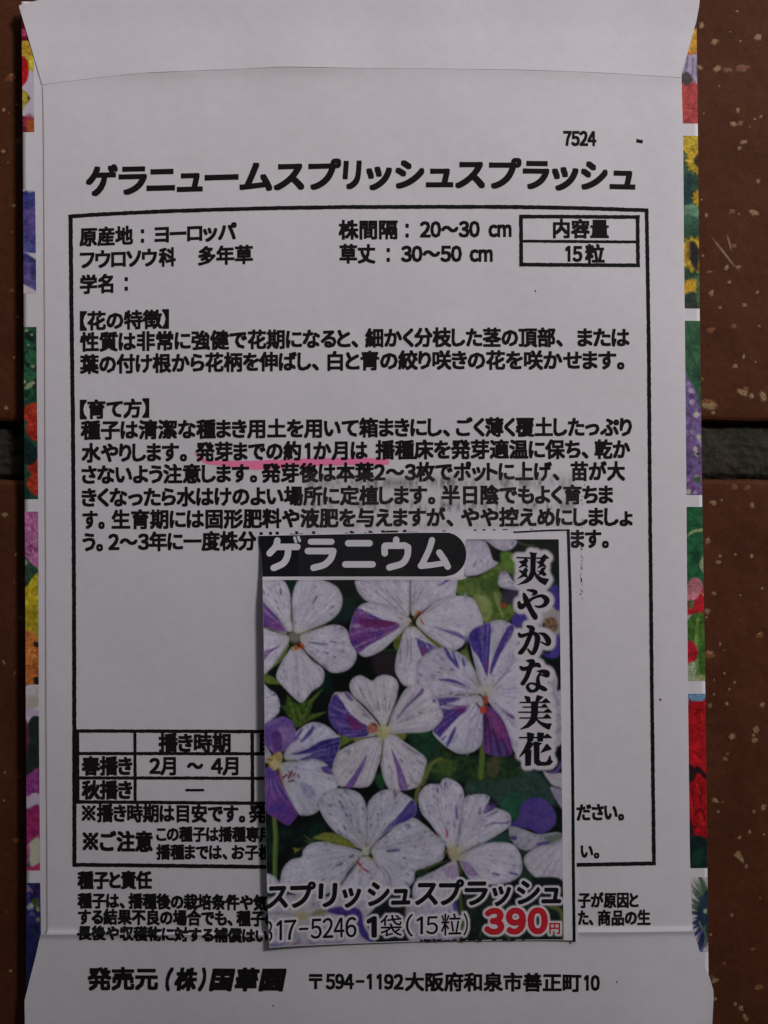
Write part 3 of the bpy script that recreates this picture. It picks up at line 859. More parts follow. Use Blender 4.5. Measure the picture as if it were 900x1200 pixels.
def blur(a, r):
    """gaussian-like: three box passes, radius r (pixels of the array)"""
    r = max(1, int(round(r * 0.62)))
    n = 2 * r + 1
    for ax in (0, 1):
        for _ in range(2):
            p = np.concatenate([np.repeat(np.take(a, [0], ax), r, ax), a, np.repeat(np.take(a, [-1], ax), r, ax)], ax)
            c = np.cumsum(p, ax); z = np.zeros_like(np.take(c, [0], ax))
            c = np.concatenate([z, c], ax)
            L = a.shape[ax]
            a = (np.take(c, range(n, n + L), ax) - np.take(c, range(0, L), ax)) / n
    return a

def dilate(M, r):
    out = M.copy()
    for t in np.linspace(0, 2 * math.pi, 24, endpoint=False):
        for q in (r, r * .55):
            dx, dy = int(round(math.cos(t) * q)), int(round(math.sin(t) * q))
            out = np.maximum(out, np.roll(np.roll(M, dy, 0), dx, 1))
    return out

def stroke_tris(st, n=8):
    s_ = stroke_poly(st, n); ns = len(spline(st, n, closed=False))
    A_ = np.arange(ns); B_ = len(s_) - 6 + 1 - np.arange(ns) - 0
    B_ = ns + 5 + np.arange(ns)[::-1]                # A run, five cap points, B run reversed, five cap points
    T = []
    for i in range(ns - 1): T += [[A_[i], B_[i], B_[i + 1]], [A_[i], B_[i + 1], A_[i + 1]]]
    e = [A_[-1]] + list(range(ns, ns + 5)) + [B_[-1]]
    for i in range(1, len(e) - 1): T.append([e[0], e[i], e[i + 1]])
    e = [B_[0]] + list(range(2 * ns + 5, 2 * ns + 10)) + [A_[0]]
    for i in range(1, len(e) - 1): T.append([e[0], e[i], e[i + 1]])
    return s_, np.array(T)

# ------------------------------------------------------------------ the picture label, a clipping taped on the packet
LL = pw([(610, 302.3), (627, 304.2), (645, 306.4), (676, 308.8), (745, 310.3), (850, 311.3), (950, 312.3), (1030, 313.8), (1120, 317.2)])
RL = pw([(610, 664), (620, 664.5), (700, 668.3), (850, 671.5), (1000, 674.5), (1110, 677)])
def TL(u): return 627 - 7.2 * u
def BL(u): return pw([(0, 1106), (.25, 1103), (.5, 1100.3), (.75, 1099.6), (1, 1099.6)])(u)
def Zl(x, y):
    d = np.clip(np.asarray(x) - LL(y), -5, 400)
    top = sstep(625, 720, y)
    curl = (0.0011 * np.exp(-d / 30) * (0.25 + 0.75 * top) + 0.0007 * np.exp(-d / 110) * top) * (1 - .45 * sstep(930, 1100, y))
    bot = 0.0002 * np.exp(-np.clip(1104 - np.asarray(y), 0, 500) / 40)
    rt = 0.0003 * np.exp(-np.clip(RL(y) - np.asarray(x), 0, 500) / 25)
    return Zb(x, y) + 0.00022 + 0.00036 * sstep(1000, 1085, y) + curl + bot + rt
lab = empty('picture_label', (WX(490), WY(865), 0.0), 'cut-out colour label with violet-streaked white flowers and a red price, taped on the packet', 'label')
card = sheet('label_paper', LL, RL, TL, BL, 130, 180, Zl, M_CARD, lab, thick=0.00012)

# fonts and brush strokes of the label
cA = lambda x, y: (590 + x / 8.575, 630 + y / 8.575)
cB = lambda x, y: (590 + x / 8.0, 760 + y / 8.0)
def mapst(f, k, st): return [(*f(x, y), w / k) for x, y, w in st]
def mappl(f, pl): return [f(x, y) for x, y in pl]
V_POLY = []      # each: (points, smooth)
for pl in [[(130,192),(258,196),(318,198),(372,197),(405,165),(448,203),(440,208),(318,208),(258,208),(130,203)],
           [(258,143),(292,150),(328,152),(318,175),(314,260),(312,335),(295,390),(270,425),(225,452),(135,472),(200,430),(250,385),(270,330),(272,240),(272,165)],
           [(300,320),(330,370),(380,402),(448,412),(438,430),(415,472),(360,440),(322,395),(306,350)],
           [(150,235),(192,228),(215,205),(240,225),(222,262),(240,297),(205,280),(150,302),(185,262)],
           [(150,320),(190,335),(215,298),(240,322),(222,355),(238,397),(205,385),(135,410),(188,362)],
           [(325,235),(358,238),(385,192),(418,222),(392,250),(422,292),(385,283),(338,306),(365,265)],
           [(322,325),(358,337),(385,297),(418,297),(396,335),(425,370),(402,382),(380,362),(338,376),(365,345)]]:
    V_POLY.append((mappl(cA, pl), False))
for st in [[(150,640,14),(162,676,40),(180,690,46),(235,645,30),(300,600,24),(380,580,28),(430,622,46),(410,668,36),(360,690,22),(315,682,10)],
           [(200,558,16),(222,615,44),(268,715,40),(310,785,46),(316,802,34)],
           [(238,520,12),(290,530,30),(318,550,34),(288,572,12)],
           [(150,955,12),(175,982,36),(250,960,24),(310,958,30),(338,1000,46),(328,1080,42),(302,1145,36),(280,1160,20),(240,1113,8)],
           [(240,882,18),(283,908,46),(270,960,38),(220,1080,36),(175,1142,42),(160,1152,26)],
           [(355,950,8),(410,973,34),(447,1030,46),(440,1072,20),(370,1040,5)]]:
    V_POLY.append((mapst(cA, 8.575, st), 'stroke'))
for st in [[(155,163,12),(185,185,36),(250,165,26),(310,145,36),(335,160,22)],
           [(218,106,12),(265,118,46),(250,165,38),(215,260,34),(178,320,36)],
           [(315,205,8),(365,205,30),(402,225,48),(402,252,24),(345,235,6)],
           [(345,215,14),(320,270,22),(322,340,34),(300,382,28),(250,390,26),(222,350,22),(245,320,16),(300,328,18),(360,362,36),(388,378,30)]]:
    V_POLY.append((mapst(cB, 8.0, st), 'stroke'))
for pl in [[(195,436),(242,446),(248,496),(222,494)], [(312,430),(368,446),(312,497),(300,494)],
           [(152,492),(262,492),(318,492),(358,491),(392,460),(434,500),(152,502)],
           [(178,536),(350,536),(380,510),(412,545),(178,545)],
           [(140,583),(375,583),(412,554),(450,592),(140,593)],
           [(150,637),(370,637),(405,604),(442,646),(150,647)],
           [(262,488),(318,488),(316,600),(308,650),(285,690),(230,732),(150,751),(215,702),(255,645),(262,600)],
           [(305,648),(350,682),(395,694),(447,695),(436,718),(425,752),(370,722),(330,690),(312,665)],
           [(222,776),(282,790),(268,862),(226,862)], [(318,776),(374,785),(360,862),(320,862)],
           [(145,820),(370,820),(405,790),(450,829),(145,831)],
           [(225,858),(278,882),(255,918),(240,938),(256,945),(250,1085),(206,1090),(206,960),(145,1010),(195,925)],
           [(285,862),(357,880),(330,898),(330,1035),(345,1053),(395,1055),(418,1030),(432,990),(440,1035),(457,1050),(432,1080),(395,1087),(320,1086),(290,1062)],
           [(345,968),(375,925),(402,884),(446,935)]]:
    V_POLY.append((mappl(cB, pl), False))
def poly_pts(e):
    pts, kind = e
    if kind == 'stroke': return stroke_poly(pts)
    return np.array(pts)

JX = lambda a, b: (300 + a / 4.5, 300 + b / 4.5)
KX = lambda a, b: (480 + a / 4.5, 480 + b / 4.5)
NAME = [('ス', *JX(62, 175)), ('プ', *JX(182, 315)), ('リ', *JX(332, 428)), ('ッ', *JX(455, 555)), ('シ', *JX(588, 705)), ('ュ', *JX(715, 815)),
        ('ス', *KX(30, 150)), ('プ', *KX(152, 283)), ('ラ', *KX(288, 410)), ('ッ', *KX(432, 532)), ('シ', *KX(562, 685)), ('ュ', *KX(695, 798))]
name_kw = dict(size=32.5, yc=yc_curve([(310, 1046.8), (480, 1044.3), (660, 1043.6)]), bold=0.040, copies=8, res=4, slant=0.05)
PRICE1 = [('8', 311, 320.5), ('1', 325, 331.5), ('7', 334, 348), ('-', 351, 362), ('5', 364.5, 377.5), ('2', 378.5, 391), ('4', 391.5, 404), ('6', 405, 418)]
p1_kw = dict(size=30.5, yc=yc_curve([(310, 1086.6), (420, 1082.8)]), bold=0.014, copies=5, res=4)
PRICE2 = [('1', 430, 441.5)]
p2_kw = dict(size=30, yc=yl(0, 1083, 900, 1083), bold=0.05, copies=8, res=4)
PRICE3 = [('袋', 445.5, 471), ('(', 475.5, 484), ('1', 488, 495.5), ('5', 499, 513), ('粒', 516.5, 540), (')', 542.5, 548)]
p3_kw = dict(size=27.5, yc=yl(440, 1082.5, 548, 1080.5), bold=0.010, copies=5, res=4)
PRICE4 = [('3', 567, 590), ('9', 592.5, 615.5), ('0', 618, 641)]
p4_kw = dict(size=36, yc=yl(567, 1077, 641, 1076.5), bold=0.062, copies=10, res=4)
PRICE5 = [('円', 643, 655.5)]
p5_kw = dict(size=14.5, yc=yl(0, 1085.5, 900, 1085.5), bold=0.03, copies=7, res=4)
def tris_of(segs, size, yc, **kw): return text_tris(segs, size, yc, **kw)

# ---- paint the flower picture
A = lambda p: [(300 + x / 6.4286, 670 + y / 6.4286) for x, y in p]
B = lambda p: [(400 + x / 6.4286, 670 + y / 6.4286) for x, y in p]
D = lambda p: [(300 + x / 6.4286, 790 + y / 6.4286) for x, y in p]
Eq = lambda p: [(380 + x / 6.4286, 780 + y / 6.4286) for x, y in p]
G = lambda p: [(300 + x / 6.4286, 900 + y / 6.4286) for x, y in p]
H = lambda p: [(400 + x / 6.4286, 900 + y / 6.4286) for x, y in p]
C = lambda p: [(530 + x / 5.625, 615 + y / 5.625) for x, y in p]
Fq = lambda p: [(490 + x / 4.737, 720 + y / 4.737) for x, y in p]
I = lambda p: [(520 + x / 5.625, 890 + y / 5.625) for x, y in p]
J = lambda p: [(300 + x / 4.5, 1010 + y / 4.5) for x, y in p]
K = lambda p: [(480 + x / 4.5, 1010 + y / 4.5) for x, y in p]
def st(f, pts): return [(*f([(x, y)])[0], w) for x, y, w in pts]

WHT = (230, 223, 238); LIL = (210, 205, 228)
PUR = (92, 66, 160); PU2 = (132, 70, 150); BLU = (74, 62, 150); MAG = (140, 56, 124); DPU = (66, 52, 132)
GRN = (104, 122, 52); GR2 = (66, 88, 44); LGR = (150, 160, 84); TEAL = (44, 66, 60)
P = Paint(298, 624, 664, 1114, 2, (30, 34, 34))
def paint_flowers(P):
    # dim leaf ground
    n = fnoise(P.X * .035, P.Y * .035, 1, 4)[..., None]
    P.img[:] = np.array([20, 24, 24]) / 255 + np.clip(n - .48, 0, 1) * np.array([10, 70, 55]) / 255 * 1.3
    P.fill(A([(650,200),(760,240),(720,360),(600,380),(560,330)]), (40, 62, 60), .7, 3)
    P.fill(B([(240,620),(400,600),(420,760),(260,760)]), (72, 58, 70), .6, 4)
    P.fill(G([(70,440),(300,430),(500,380),(560,520),(400,560),(250,560),(100,700)]), (34, 62, 52), .8, 5, col2=(22, 36, 36), seed=3)
    P.fill(I([(130,200),(260,20),(480,60),(640,90),(740,300),(560,260),(440,390),(300,240)]), (70, 92, 88), 1, 3, col2=(46, 78, 66), tscale=.3, seed=4)
    P.fill(I([(380,260),(500,220),(540,380),(440,400)]), (48, 104, 78), .8, 3, tex=.3, seed=5)
    P.fill(I([(240,550),(420,470),(440,530),(340,540)]), (52, 84, 76), 1, 1)
    P.fill(I([(490,560),(560,590),(530,640),(545,720),(620,790),(500,790),(505,680)]), (50, 70, 64), 1, 1)
    P.fill(Fq([(0,640),(80,650),(180,760),(350,780),(520,790),(540,900),(0,900)]), (58, 84, 50), 1, 3, col2=(36, 58, 44), tscale=.22, seed=6)
    P.fill(Fq([(40,820),(110,790),(210,820),(180,890),(90,870)]), (110, 128, 66), .8, 2, col2=(70, 100, 48), tscale=.4, seed=7)
    P.fill(Fq([(390,800),(450,800),(440,880),(380,890)]), (112, 100, 76), .7, 2, tex=.3, tscale=.4)
    P.fill(Eq([(620,500),(830,490),(860,600),(840,760),(700,640)]), (44, 88, 60), .9, 2, col2=(34, 62, 50), seed=8)
    P.fill(H([(250,60),(300,30),(330,120),(290,150)]), (48, 92, 60), .9, 1.5)
    P.stroke(st(H, [(660,0,5),(600,90,5.5),(565,190,4.5),(560,280,3)]), (128, 132, 74), .95, .6)
    P.stroke(st(Fq, [(355,720,6),(352,800,6.5),(345,900,6.5)]), (110, 136, 64), .95, .8)
    P.stroke(st(Eq, [(880,690,4),(800,740,5),(740,880,5)]), (120, 132, 70), .95, .6)
    P.stroke(st(G, [(145,340,5),(155,500,5.6),(150,650,5.6),(150,810,5)]), (96, 124, 58), 1, .6)
    P.stroke(st(G, [(138,340,1.6),(148,500,1.8),(143,650,1.6),(144,810,1.6)]), (140, 160, 90), .7, .5)
    # leaf fan below the first flower
    P.fill(D([(240,140),(290,200),(340,212),(400,185),(525,88),(440,195),(405,290),(545,272),(460,320),(400,345),(310,395),(250,310),(190,220),(225,230)]), (92, 116, 50), 1, .7, smooth=False, col2=(50, 78, 36), tscale=.3, seed=9)
    for q in ([(300,210,1),(340,300,1.6),(330,380,1)], [(250,170,1),(290,280,1.5),(310,380,1)], [(500,110,.8),(420,190,1.4),(360,320,1)], [(520,278,.8),(430,310,1.2),(350,370,1)]):
        P.stroke(st(D, q), (140, 158, 78), .7, .5)
    P.stroke(st(A, [(250,545,3),(190,640,6.5),(130,700,4),(60,750,3)]), (122, 136, 72), 1, .5)
    P.fill(A([(62,775),(110,768),(160,800),(200,836),(120,835),(62,815)]), (120, 142, 66), 1, .5, col2=(88, 116, 48), tscale=.3)
    P.fill(A([(62,740),(100,745),(80,770),(62,775)]), (130, 128, 72), 1, .5)
    # greenery and buds at upper right
    P.fill(C([(20,340),(150,345),(230,300),(310,245),(360,200),(420,200),(410,330),(330,300),(300,420),(400,520),(410,590),(330,650),(210,645),(150,480),(30,455)]), (126, 150, 72), 1, 2, col2=(84, 112, 50), tscale=.25, seed=10)
    P.fill(C([(130,470),(230,470),(260,560),(220,640),(170,560)]), (160, 172, 108), .9, 2, tex=.2)
    P.fill(C([(190,370),(300,330),(310,420),(200,440)]), (74, 104, 44), .8, 2, tex=.35, tscale=.5)
    P.stroke(st(C, [(280,450,3),(300,520,4),(330,600,3)]), (176, 176, 120), .7, .8)
    P.fill(C([(330,440),(420,440),(420,500),(330,520)]), (70, 58, 84), .9, 2)
    P.fill(C([(315,520),(345,512),(350,540),(320,545)]), (186, 84, 56), .9, .8)
    P.fill(C([(410,95),(700,95),(700,400),(640,300),(500,140),(400,190)]), (26, 32, 30), 1, 1, smooth=False)
    P.stroke(st(C, [(410,100,1.5),(470,130,2),(540,135,1.5)]), (96, 112, 70), .8, .5)
    P.fill(C([(190,95),(225,105),(260,180),(270,240),(330,215),(395,180),(390,215),(300,250),(240,200)]), (30, 40, 34), 1, .8)
    P.fill(C([(320,180),(400,190),(400,310),(330,290),(315,230)]), (104, 140, 58), 1, 1.5, tex=.25)
    for pts, sd in ((C([(75,70),(95,95),(200,100),(240,150),(265,225),(300,250),(230,300),(150,332),(60,330),(25,290),(60,200)]), 21), (C([(215,95),(412,95),(400,150),(340,172),(280,152),(240,120)]), 22), (C([(310,320),(350,302),(400,370),(440,430),(350,420),(300,395)]), 23)):
        P.petal(pts, C([(60,420)])[0], (230, 223, 242), seed=sd, core=False)
        P.dashes(pts, C([(60,420)])[0], 5, seed=sd)
    P.stroke(st(C, [(340,425,2.5),(400,440,3),(450,425,2)]), (58, 48, 92), .8, .8)
    P.fill(C([(385,620),(420,575),(488,588),(492,640),(430,672),(392,650)]), (84, 70, 160), 1, .8, tex=.2, tscale=.3)
    P.fill(C([(560,590),(700,540),(700,760),(600,720)]), (196, 186, 190), 1, 2)
    P.fill(C([(640,420),(700,405),(700,560),(655,520)]), (80, 64, 160), 1, 1, tex=.25)
    P.fill(C([(600,630),(650,605),(690,640),(680,700),(620,690)]), (176, 146, 112), 1, 1.2, col2=(110, 84, 70), tscale=.6)
    P.fill(C([(590,650),(606,645),(606,675),(592,672)]), (50, 36, 44), .9, .5)
    P.fill(C([(580,830),(640,842),(680,740),(700,720),(700,860),(620,872)]), (90, 72, 166), 1, 1, tex=.2)
    P.fill(Fq([(700,260),(730,250),(800,255),(800,430),(770,420),(770,350),(740,300)]), (28, 30, 34), 1, .6, smooth=False)
    P.fill(Fq([(740,300),(770,350),(770,420),(800,430),(800,700),(700,700),(720,400)]), (206, 198, 216), 1, 1, tex=.1)
    for a, b in (((745,420),(775,500)), ((750,540),(785,560)), ((760,660),(790,620)), ((740,600),(760,585))):
        P.stroke(st(Fq, [(a[0],a[1],1), (b[0],b[1],1.6)]), (120, 104, 160), .6, .6)
    # flower 2 (top middle)
    c2 = B([(545,360)])[0]
    pa = B([(118,58),(320,50),(516,56),(520,200),(520,300),(480,345),(380,300),(280,240),(190,217),(140,170),(113,118)])
    pb = B([(521,56),(700,50),(800,35),(835,15),(875,38),(862,150),(850,182),(740,202),(600,300),(530,325),(522,200)])
    pe = [(487,728),(503,710),(515,701),(533,697.5),(553,700),(562,716),(565.5,731),(550,743),(541,757),(528,762),(519,757),(500,743)]
    pc = B([(128,262),(180,230),(260,225),(380,268),(520,348),(505,400),(400,505),(300,592),(190,637),(130,612),(80,545),(60,450),(88,335)])
    pd = B([(480,430),(540,408),(580,428),(680,528),(722,570),(650,640),(615,720),(580,845),(480,855),(430,800),(404,740),(410,640),(440,540)])
    P.fill(B([(395,510),(500,390),(560,405),(590,420),(780,560),(700,560),(560,420),(440,560),(410,590)]), (124, 140, 60), 1, .6, col2=(96, 112, 50), tscale=.3)
    P.stroke(st(B, [(290,590,1.4),(350,585,2),(410,590,1.4)]), (52, 96, 52), .9, .5)
    for pts, sd, fl in ((pa,31,26), (pb,32,10), (pe,33,18), (pd,34,16)):
        P.petal(pts, c2, seed=sd, vein=.30); P.dashes(pts, c2, fl, (110, 96, 150), sd, 4.5, .5)
    P.stroke(st(B, [(518,60,.8),(517,200,1.0),(515,310,.9)]), (70, 72, 60), .9, .3)
    P.petal(pc, c2, seed=35)
    P.patch(B([(122,268),(230,318),(330,360),(425,380),(430,420),(300,500),(200,555),(150,600),(118,605),(74,540),(60,455),(92,330)]), c2, (128, 66, 150), (96, 62, 158), .95, .6, 36, .5)
    P.patch(B([(150,350),(330,360),(420,385),(330,415),(160,410)]), c2, (120, 36, 100), None, .75, 2, 37, .3)
    P.patch(B([(552,490),(610,515),(722,568),(650,615),(618,655),(585,580)]), c2, (120, 96, 170), (96, 78, 158), .95, .6, 38, .6)
    P.patch(B([(590,560),(660,580),(620,640)]), c2, (134, 60, 140), None, .7, 1, 39, .3)
    P.patch(B([(722,100),(790,55),(850,38),(800,72),(740,108)]), c2, (122, 84, 166), None, .9, .5, 40, .4)
    P.patch(B([(670,400),(760,425),(900,462),(1000,560),(900,500),(760,440)]), c2, (110, 96, 164), None, .9, .5, 41, .5)
    for q in ([(480,440,.6),(500,540,.9),(490,640,.6)], [(440,560,.5),(445,680,.7)], [(520,470,.5),(525,600,.8),(520,700,.5)], [(420,190,.5),(460,240,1.0)], [(330,130,.5),(420,230,.8),(480,300,.6)], [(250,130,.4),(360,230,.7),(420,280,.5)], [(560,140,.4),(535,250,.7)], [(620,120,.4),(550,240,.6)], [(640,300,.6),(740,240,.6)]):
        P.stroke(st(B, q), (74, 66, 88), .65, .3)
    P.stroke(st(B, [(545,350,2),(575,305,3),(600,300,2)]), (206, 130, 70), .9, .4)
    P.stroke(st(B, [(570,300,1.5),(610,305,2),(615,310,1)]), (200, 84, 84), .9, .3)
    P.stroke(st(B, [(595,350,1.2),(615,390,1.6)]), (190, 70, 50), .9, .3)
    P.stroke(st(B, [(515,385,1.2),(545,375,1.6)]), (120, 84, 44), .9, .3)
    P.stroke(st(B, [(420,335,.8),(460,355,1.4)]), (140, 110, 60), .8, .3)
    # flower 1 (upper left)
    c1 = (345.5, 744.5)
    p = [A([(40,58),(120,50),(205,58),(245,110),(268,200),(270,350),(285,430),(240,440),(150,330),(50,210)]),
         A([(288,440),(275,330),(276,190),(295,110),(330,56),(420,50),(500,56),(600,100),(640,150),(655,215),(635,290),(570,360),(440,425),(350,460)]),
         A([(340,470),(440,430),(560,395),(640,400),(690,440),(715,530),(760,610),(745,680),(690,735),(610,757),(545,740),(440,650),(360,570)]),
         A([(285,555),(345,570),(420,640),(505,720),(518,790),(490,850),(430,890),(375,960),(345,980),(310,960),(240,890),(165,800),(165,740),(205,660),(250,590)]),
         A([(48,425),(130,440),(240,470),(250,530),(180,640),(110,730),(48,745)]),
         A([(48,210),(150,320),(240,440),(200,460),(100,420),(48,400)])]
    for k, pts in enumerate(p):
        P.petal(pts, c1, seed=50 + k, vein=.26); P.dashes(pts, c1, (14, 12, 34, 8, 6, 4)[k], (92, 84, 140), 50 + k, 4, .7)
    P.patch(A([(48,215),(95,255),(170,340),(235,440),(180,440),(100,415),(48,395)]), c1, (98, 60, 150), (128, 70, 150), .95, .6, 57, .5)
    P.patch(A([(48,600),(120,570),(200,550),(120,600),(50,680)]), c1, (134, 92, 168), None, .8, .8, 58, .5)
    for q in ([(60,130,1),(70,160,2)], [(190,120,1),(192,165,2.2)], [(430,235,1.2),(460,185,2.4)], [(400,525,.8),(480,535,2),(550,545,1)], [(510,595,.8),(545,610,2)], [(580,630,.8),(600,640,2)], [(625,430,1),(655,425,2)], [(560,265,.8),(590,255,1.6)], [(560,520,1),(600,520,1)]):
        P.stroke(st(A, q), (86, 76, 140), .8, .4)
    for q in ([(300,340,.5),(330,200,.4)], [(330,420,.5),(400,250,.5)], [(350,430,.5),(470,290,.5)], [(310,600,.5),(320,740,.5)], [(290,600,.4),(270,740,.4)], [(240,400,.4),(170,250,.4)]):
        P.stroke(st(A, q), (120, 114, 130), .6, .3)
    P.stroke(st(A, [(270,200,.8),(278,330,1),(287,420,.8)]), (96, 100, 56), .9, .3)
    P.stroke(st(A, [(350,460,1),(440,422,1.6),(530,392,1.2)]), (104, 112, 60), .9, .3)
    P.stroke(st(A, [(60,405,1),(140,438,1.6),(220,464,1)]), (104, 106, 60), .9, .3)
    P.stroke(st(A, [(365,580,1),(430,655,1.8),(540,735,1)]), (40, 44, 40), .9, .3)
    P.fill(A([(245,460),(300,435),(345,470),(335,525),(285,532),(250,508)]), (226, 220, 206), .6, 3)
    P.fill(A([(285,555),(310,545),(325,570),(300,585)]), (208, 120, 50), 1, .5); P.fill(A([(330,530),(355,535),(370,570),(345,575)]), (206, 88, 50), 1, .5)
    P.stroke(st(A, [(268,560,1),(282,590,1.6)]), (150, 120, 50), .9, .3)
    # flower 6 at the left edge
    e6 = D([(60,75),(110,100),(162,140),(187,205),(180,275),(130,325),(60,362)])
    P.petal(e6, D([(-60,220)])[0], seed=61, core=False); P.dashes(e6, D([(-60,220)])[0], 18, seed=61)
    # flower 3 (right)
    c3 = Fq([(372,432)])[0]
    pe3 = Fq([(380,440),(450,330),(548,230),(600,260),(720,400),(740,640),(720,800),(600,770),(540,770),(500,680),(470,590),(400,500)])
    pa3 = Fq([(290,182),(273,120),(300,78),(380,42),(450,27),(512,48),(548,92),(545,230),(480,330),(390,422),(350,402),(312,280)])
    pb3 = Fq([(-10,280),(40,213),(110,180),(170,183),(235,213),(300,280),(362,412),(330,440),(220,442),(105,455),(60,440),(0,390)])
    pc3 = Fq([(100,455),(220,445),(325,440),(362,480),(358,560),(358,690),(315,752),(235,770),(170,742),(110,692),(78,640),(130,560)])
    pd3 = Fq([(362,520),(398,508),(470,588),(522,738),(500,782),(420,782),(360,752),(356,680)])
    P.fill(Fq([(230,200),(270,180),(300,280),(350,380),(330,380)]), (110, 132, 62), 1, .5, smooth=False)
    for pts, sd, fl in ((pe3,71,30), (pa3,72,26), (pb3,73,40), (pc3,74,26)):
        P.petal(pts, c3, (230, 225, 246), seed=sd, vein=.4); P.dashes(pts, c3, fl, (84, 74, 145), sd, 5, .75)
    P.patch(pd3, c3, (112, 84, 170), (130, 70, 150), 1, .5, 75, .35)
    P.patch(Fq([(375,500),(420,540),(470,620),(480,690),(420,640),(380,560)]), c3, (168, 84, 150), None, .8, 1.2, 76, .5)
    P.patch(Fq([(276,128),(300,82),(350,58),(398,46),(398,150),(385,300),(372,325),(335,240),(292,178)]), c3, (70, 58, 150), (84, 66, 164), 1, .4, 77, .3)
    P.patch(Fq([(500,62),(532,78),(490,160),(450,225),(402,330),(398,290),(440,170)]), c3, (84, 68, 156), None, .95, .5, 78, .45)
    P.patch(Fq([(372,250),(392,250),(385,335),(372,330)]), c3, (130, 60, 140), None, .8, .8, 79, .3)
    P.patch(Fq([(105,460),(200,452),(245,462),(200,482),(150,490),(260,505),(280,520),(225,562),(140,652),(120,680),(80,642),(132,560)]), c3, (72, 60, 150), (98, 66, 158), 1, .4, 80, .3, smooth=False)
    P.patch(Fq([(130,500),(255,498),(240,520),(140,520)]), c3, (210, 200, 226), None, .9, .8, 81, .3)
    P.patch(Fq([(190,510),(285,500),(230,545)]), c3, (136, 56, 130), None, .7, 1, 82, .3)
    for q in ([(145,182,2.5),(180,240,4),(225,295,1.5)], [(115,356,1.5),(190,365,3.5),(270,395,1)], [(190,205,1.5),(212,265,3),(220,280,1)], [(245,240,2),(255,280,3)], [(205,622,2),(180,680,4.5),(160,725,2)], [(150,670,1.5),(130,690,2)]):
        P.stroke(st(Fq, q), (82, 68, 150), .9, .5)
    for q in ([(290,260,.6),(340,380,1)], [(245,300,.6),(335,400,.8)], [(210,440,1),(300,440,1.6),(325,440,1)], [(300,330,.5),(345,400,.7)], [(420,390,.5),(500,300,.5)], [(430,410,.5),(540,350,.5)]):
        P.stroke(st(Fq, q), (108, 116, 74), .8, .3)
    P.patch(Fq([(480,540),(530,560),(530,580),(495,560)]), c3, (120, 80, 150), None, .9, .5, 83, .3)
    P.fill(Fq([(345,410),(375,395),(400,415),(385,450),(350,450)]), (226, 218, 206), .8, 1.2)
    P.fill(Fq([(340,520),(365,500),(382,525),(365,545),(345,540)]), (214, 84, 62), 1, .5); P.fill(Fq([(358,460),(380,445),(385,490),(365,495)]), (190, 90, 80), 1, .5)
    P.stroke(st(Fq, [(318,487,1.2),(345,515,1.2)]), (52, 40, 44), .9, .3); P.stroke(st(Fq, [(372,515,1),(388,535,1)]), (60, 44, 44), .9, .3)
    # flower 5 (left)
    c5 = (323, 891)
    p5b = D([(215,595),(255,510),(300,430),(380,366),(455,350),(540,380),(610,440),(637,472),(625,580),(583,676),(500,645),(380,632),(250,645)])
    p5c = D([(200,655),(330,638),(480,638),(560,688),(590,742),(622,830),(540,910),(470,1020),(385,1054),(320,1038),(270,970),(220,850),(180,720)])
    P.fill(D([(620,440),(700,470),(740,480),(640,540),(600,560)]), (120, 140, 66), .95, .8, tex=.2)
    P.petal(p5c, c5, (228, 226, 246), seed=91, vein=.35); P.dashes(p5c, c5, 14, seed=91)
    P.petal(p5b, c5, (226, 223, 246), seed=92, vein=.35); P.dashes(p5b, c5, 30, seed=92)
    P.patch(D([(270,595),(400,545),(500,490),(632,466),(637,492),(612,600),(580,676),(500,645),(440,625),(330,630),(420,590)]), c5, (62, 50, 138), (84, 66, 160), 1, .4, 93, .25)
    for q in ([(300,600,.5),(450,590,.8),(560,610,.5)], [(310,612,.5),(430,608,.7),(520,630,.4)], [(330,590,.4),(480,560,.7),(600,560,.4)]):
        P.stroke(st(D, q), (190, 182, 214), .7, .3)
    P.stroke(st(D, [(436,388,3),(400,440,4.5),(345,500,1.5)]), (82, 68, 152), .9, .5); P.stroke(st(D, [(352,402,2),(320,450,3),(285,500,1)]), (82, 68, 152), .8, .5)
    P.patch(D([(490,690),(560,680),(580,690),(580,740),(520,730)]), c5, (80, 62, 148), None, .95, .5, 94, .3)
    p5d = D([(75,700),(150,700),(190,760),(232,870),(300,1000),(322,1037),(270,1110),(230,1120),(150,1062),(75,985)])
    P.petal(p5d, c5, (140, 110, 190), seed=95); P.patch(p5d, c5, (92, 66, 160), (124, 70, 156), .95, .5, 96, .35)
    for q in ([(120,770,.6),(125,850,1.1),(150,930,.6)], [(140,760,.6),(170,850,1.2),(240,960,.6)], [(100,770,.6),(90,850,1)], [(160,760,.5),(210,850,1),(280,970,.5)]):
        P.stroke(st(D, q), (196, 180, 220), .75, .3)
    p5e = D([(68,505),(110,560),(125,600),(100,645),(68,640)])
    P.petal(p5e, c5, (200, 194, 222), seed=97)
    p5a = D([(68,372),(120,332),(200,307),(262,330),(302,392),(290,480),(222,560),(170,592),(130,572),(90,520),(68,500)])
    P.petal(p5a, c5, (176, 150, 206), seed=98, vein=.4); P.patch(p5a, c5, (104, 72, 164), (150, 116, 190), .9, .8, 99, .45)
    P.patch(D([(120,440),(190,420),(205,560),(170,592),(140,570)]), c5, (84, 44, 120), None, .7, 2, 100, .3)
    P.fill(D([(95,620),(180,570),(205,590),(205,640),(180,690),(140,710),(100,660)]), (196, 176, 110), 1, 1.2, tex=.25, tscale=.4)
    P.fill(D([(115,650),(165,630),(185,670),(150,695)]), (216, 204, 160), .9, 1)
    P.stroke(st(D, [(90,620,1),(120,630,2)]), (110, 76, 40), .8, .4)
